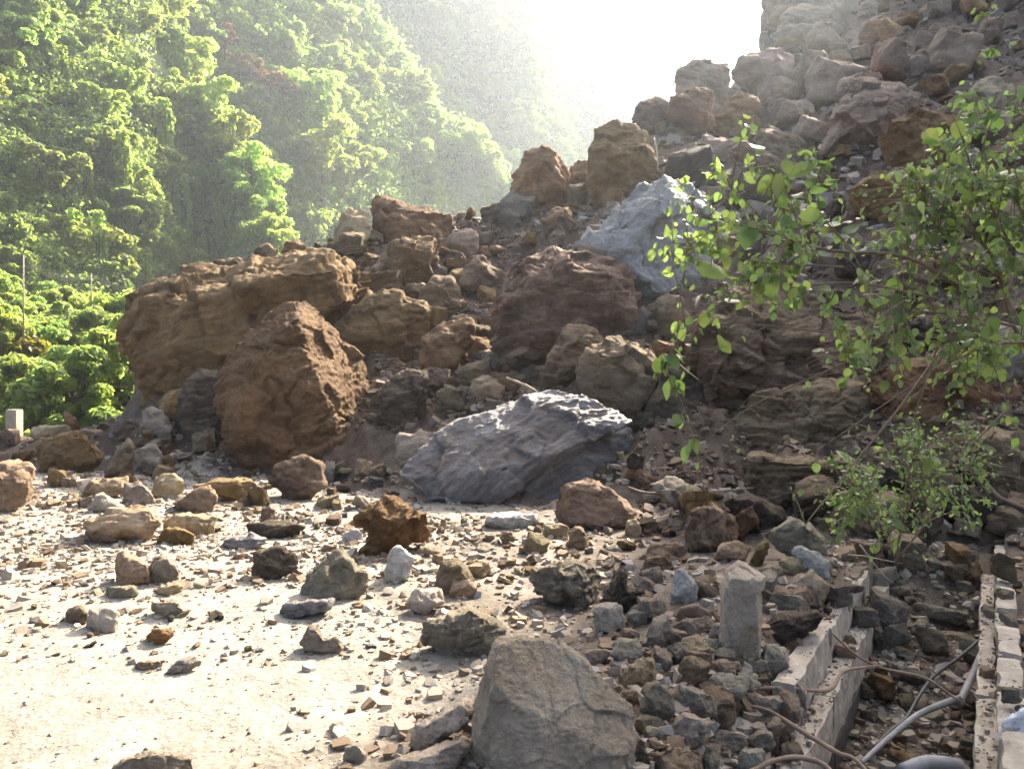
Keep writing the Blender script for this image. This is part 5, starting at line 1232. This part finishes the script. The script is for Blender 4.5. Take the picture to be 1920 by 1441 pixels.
def direction(dx, dy):
    if abs(dx) > 1.6 * abs(dy): return "right of" if dx > 0 else "left of"
    if abs(dy) > 1.6 * abs(dx): return "below" if dy > 0 else "above"
    return ("below right of" if dx > 0 else "below left of") if dy > 0 else ("above right of" if dx > 0 else "above left of")
ORD = ["leftmost"] + [x + "-from-left" for x in "second third fourth fifth sixth seventh eighth ninth tenth eleventh twelfth thirteenth fourteenth fifteenth sixteenth".split()]
def finish(rows):
    """rows: (object, px, base text); a text used twice gets the order from the left"""
    by = {}
    for r in rows: by.setdefault(r[2], []).append(r)
    for txt, rs in by.items():
        rs.sort(key=lambda r: r[1])
        for i, (o, px, _) in enumerate(rs):
            o['label'] = txt if len(rs) == 1 else (ORD[i] if i < len(ORD) else "another") + " " + txt
rows = []
for o, px, py, w, mt, k, pre, grp in STONES:
    an = min(ANCH, key=lambda a: (a[1] - px) ** 2 + (a[2] - py) ** 2 * 1.3)
    size = "tiny" if w < 20 else "small" if w < 34 else "mid-sized" if w < 60 else "large"
    nm = dict(stone="stone", rock="rock", boulder="rock", flake="flake", rubble_stone="rubble stone")[o.name.split('.')[0]]
    rows.append((o, px, "%s %s %s %s %s %s" % (size, SHP(k), COL[mt], nm, direction(px - an[1], py - an[2]), an[0])))
finish(rows)
rows = []
VPL = {"trees on the near hillside": "near hillside", "creeper curtains on the near hillside": "near hillside", "trees on the middle hillside": "middle hillside", "trees on the far hillside": "far hillside",
       "trees along the edge of the near spur": "near spur's edge", "large crowns on the middle hillside": "middle hillside", "bushes below the road at the left": "bank below the road", "reddish shrubs on the middle hillside": "middle hillside"}
for o in list(C.objects):
    gname = o.get('group')
    if gname not in VPL: continue
    p = o.location; zt = p[2] + (3 if 'near' in gname or 'bushes' in gname else 6)
    col = CX + p[0] / p[1] * F; row = HOR - (zt - CAMZ) / p[1] * F
    s = o.scale[0]; size = "small" if s < .85 else "mid-sized" if s < 1.15 else "large"
    mats = [c.material_slots[0].material.name for c in o.children if 'leaves' in c.material_slots[0].material.name]
    tone = "dull green" if mats and 'hillside' in mats[0] else "reddish" if mats and 'dry' in mats[0] else "light green"
    kind = dict(hillside_tree="bushy tree", hanging_creeper="hanging creeper", forest_tree="round-topped tree", distant_tree="hazy tree", spur_tree="broad tree", valley_bush="leafy bush", dry_shrub="dry shrub")[o.name.split('.')[0]]
    vert = "topmost" if row < 90 else "high up" if row < 210 else "halfway up" if row < 330 else "low down" if row < 450 else "at the foot"
    hz_ = "at far left" if col < 110 else "left" if col < 260 else "left of rubble" if col < 420 else "above huge boulder" if col < 560 else "above concave slab" if col < 760 else "left of peaked boulder" if col < 950 else "beside white sky"
    rows.append((o, col, "%s %s %s %s on %s, %s" % (size, tone, kind, vert, VPL[gname], hz_) if "below" not in gname else "%s %s %s below the road, %s, row %s" % (size, tone, kind, hz_, "behind" if p[1] > 39 else "in the middle" if p[1] > 32 else "in front")))
finish(rows)
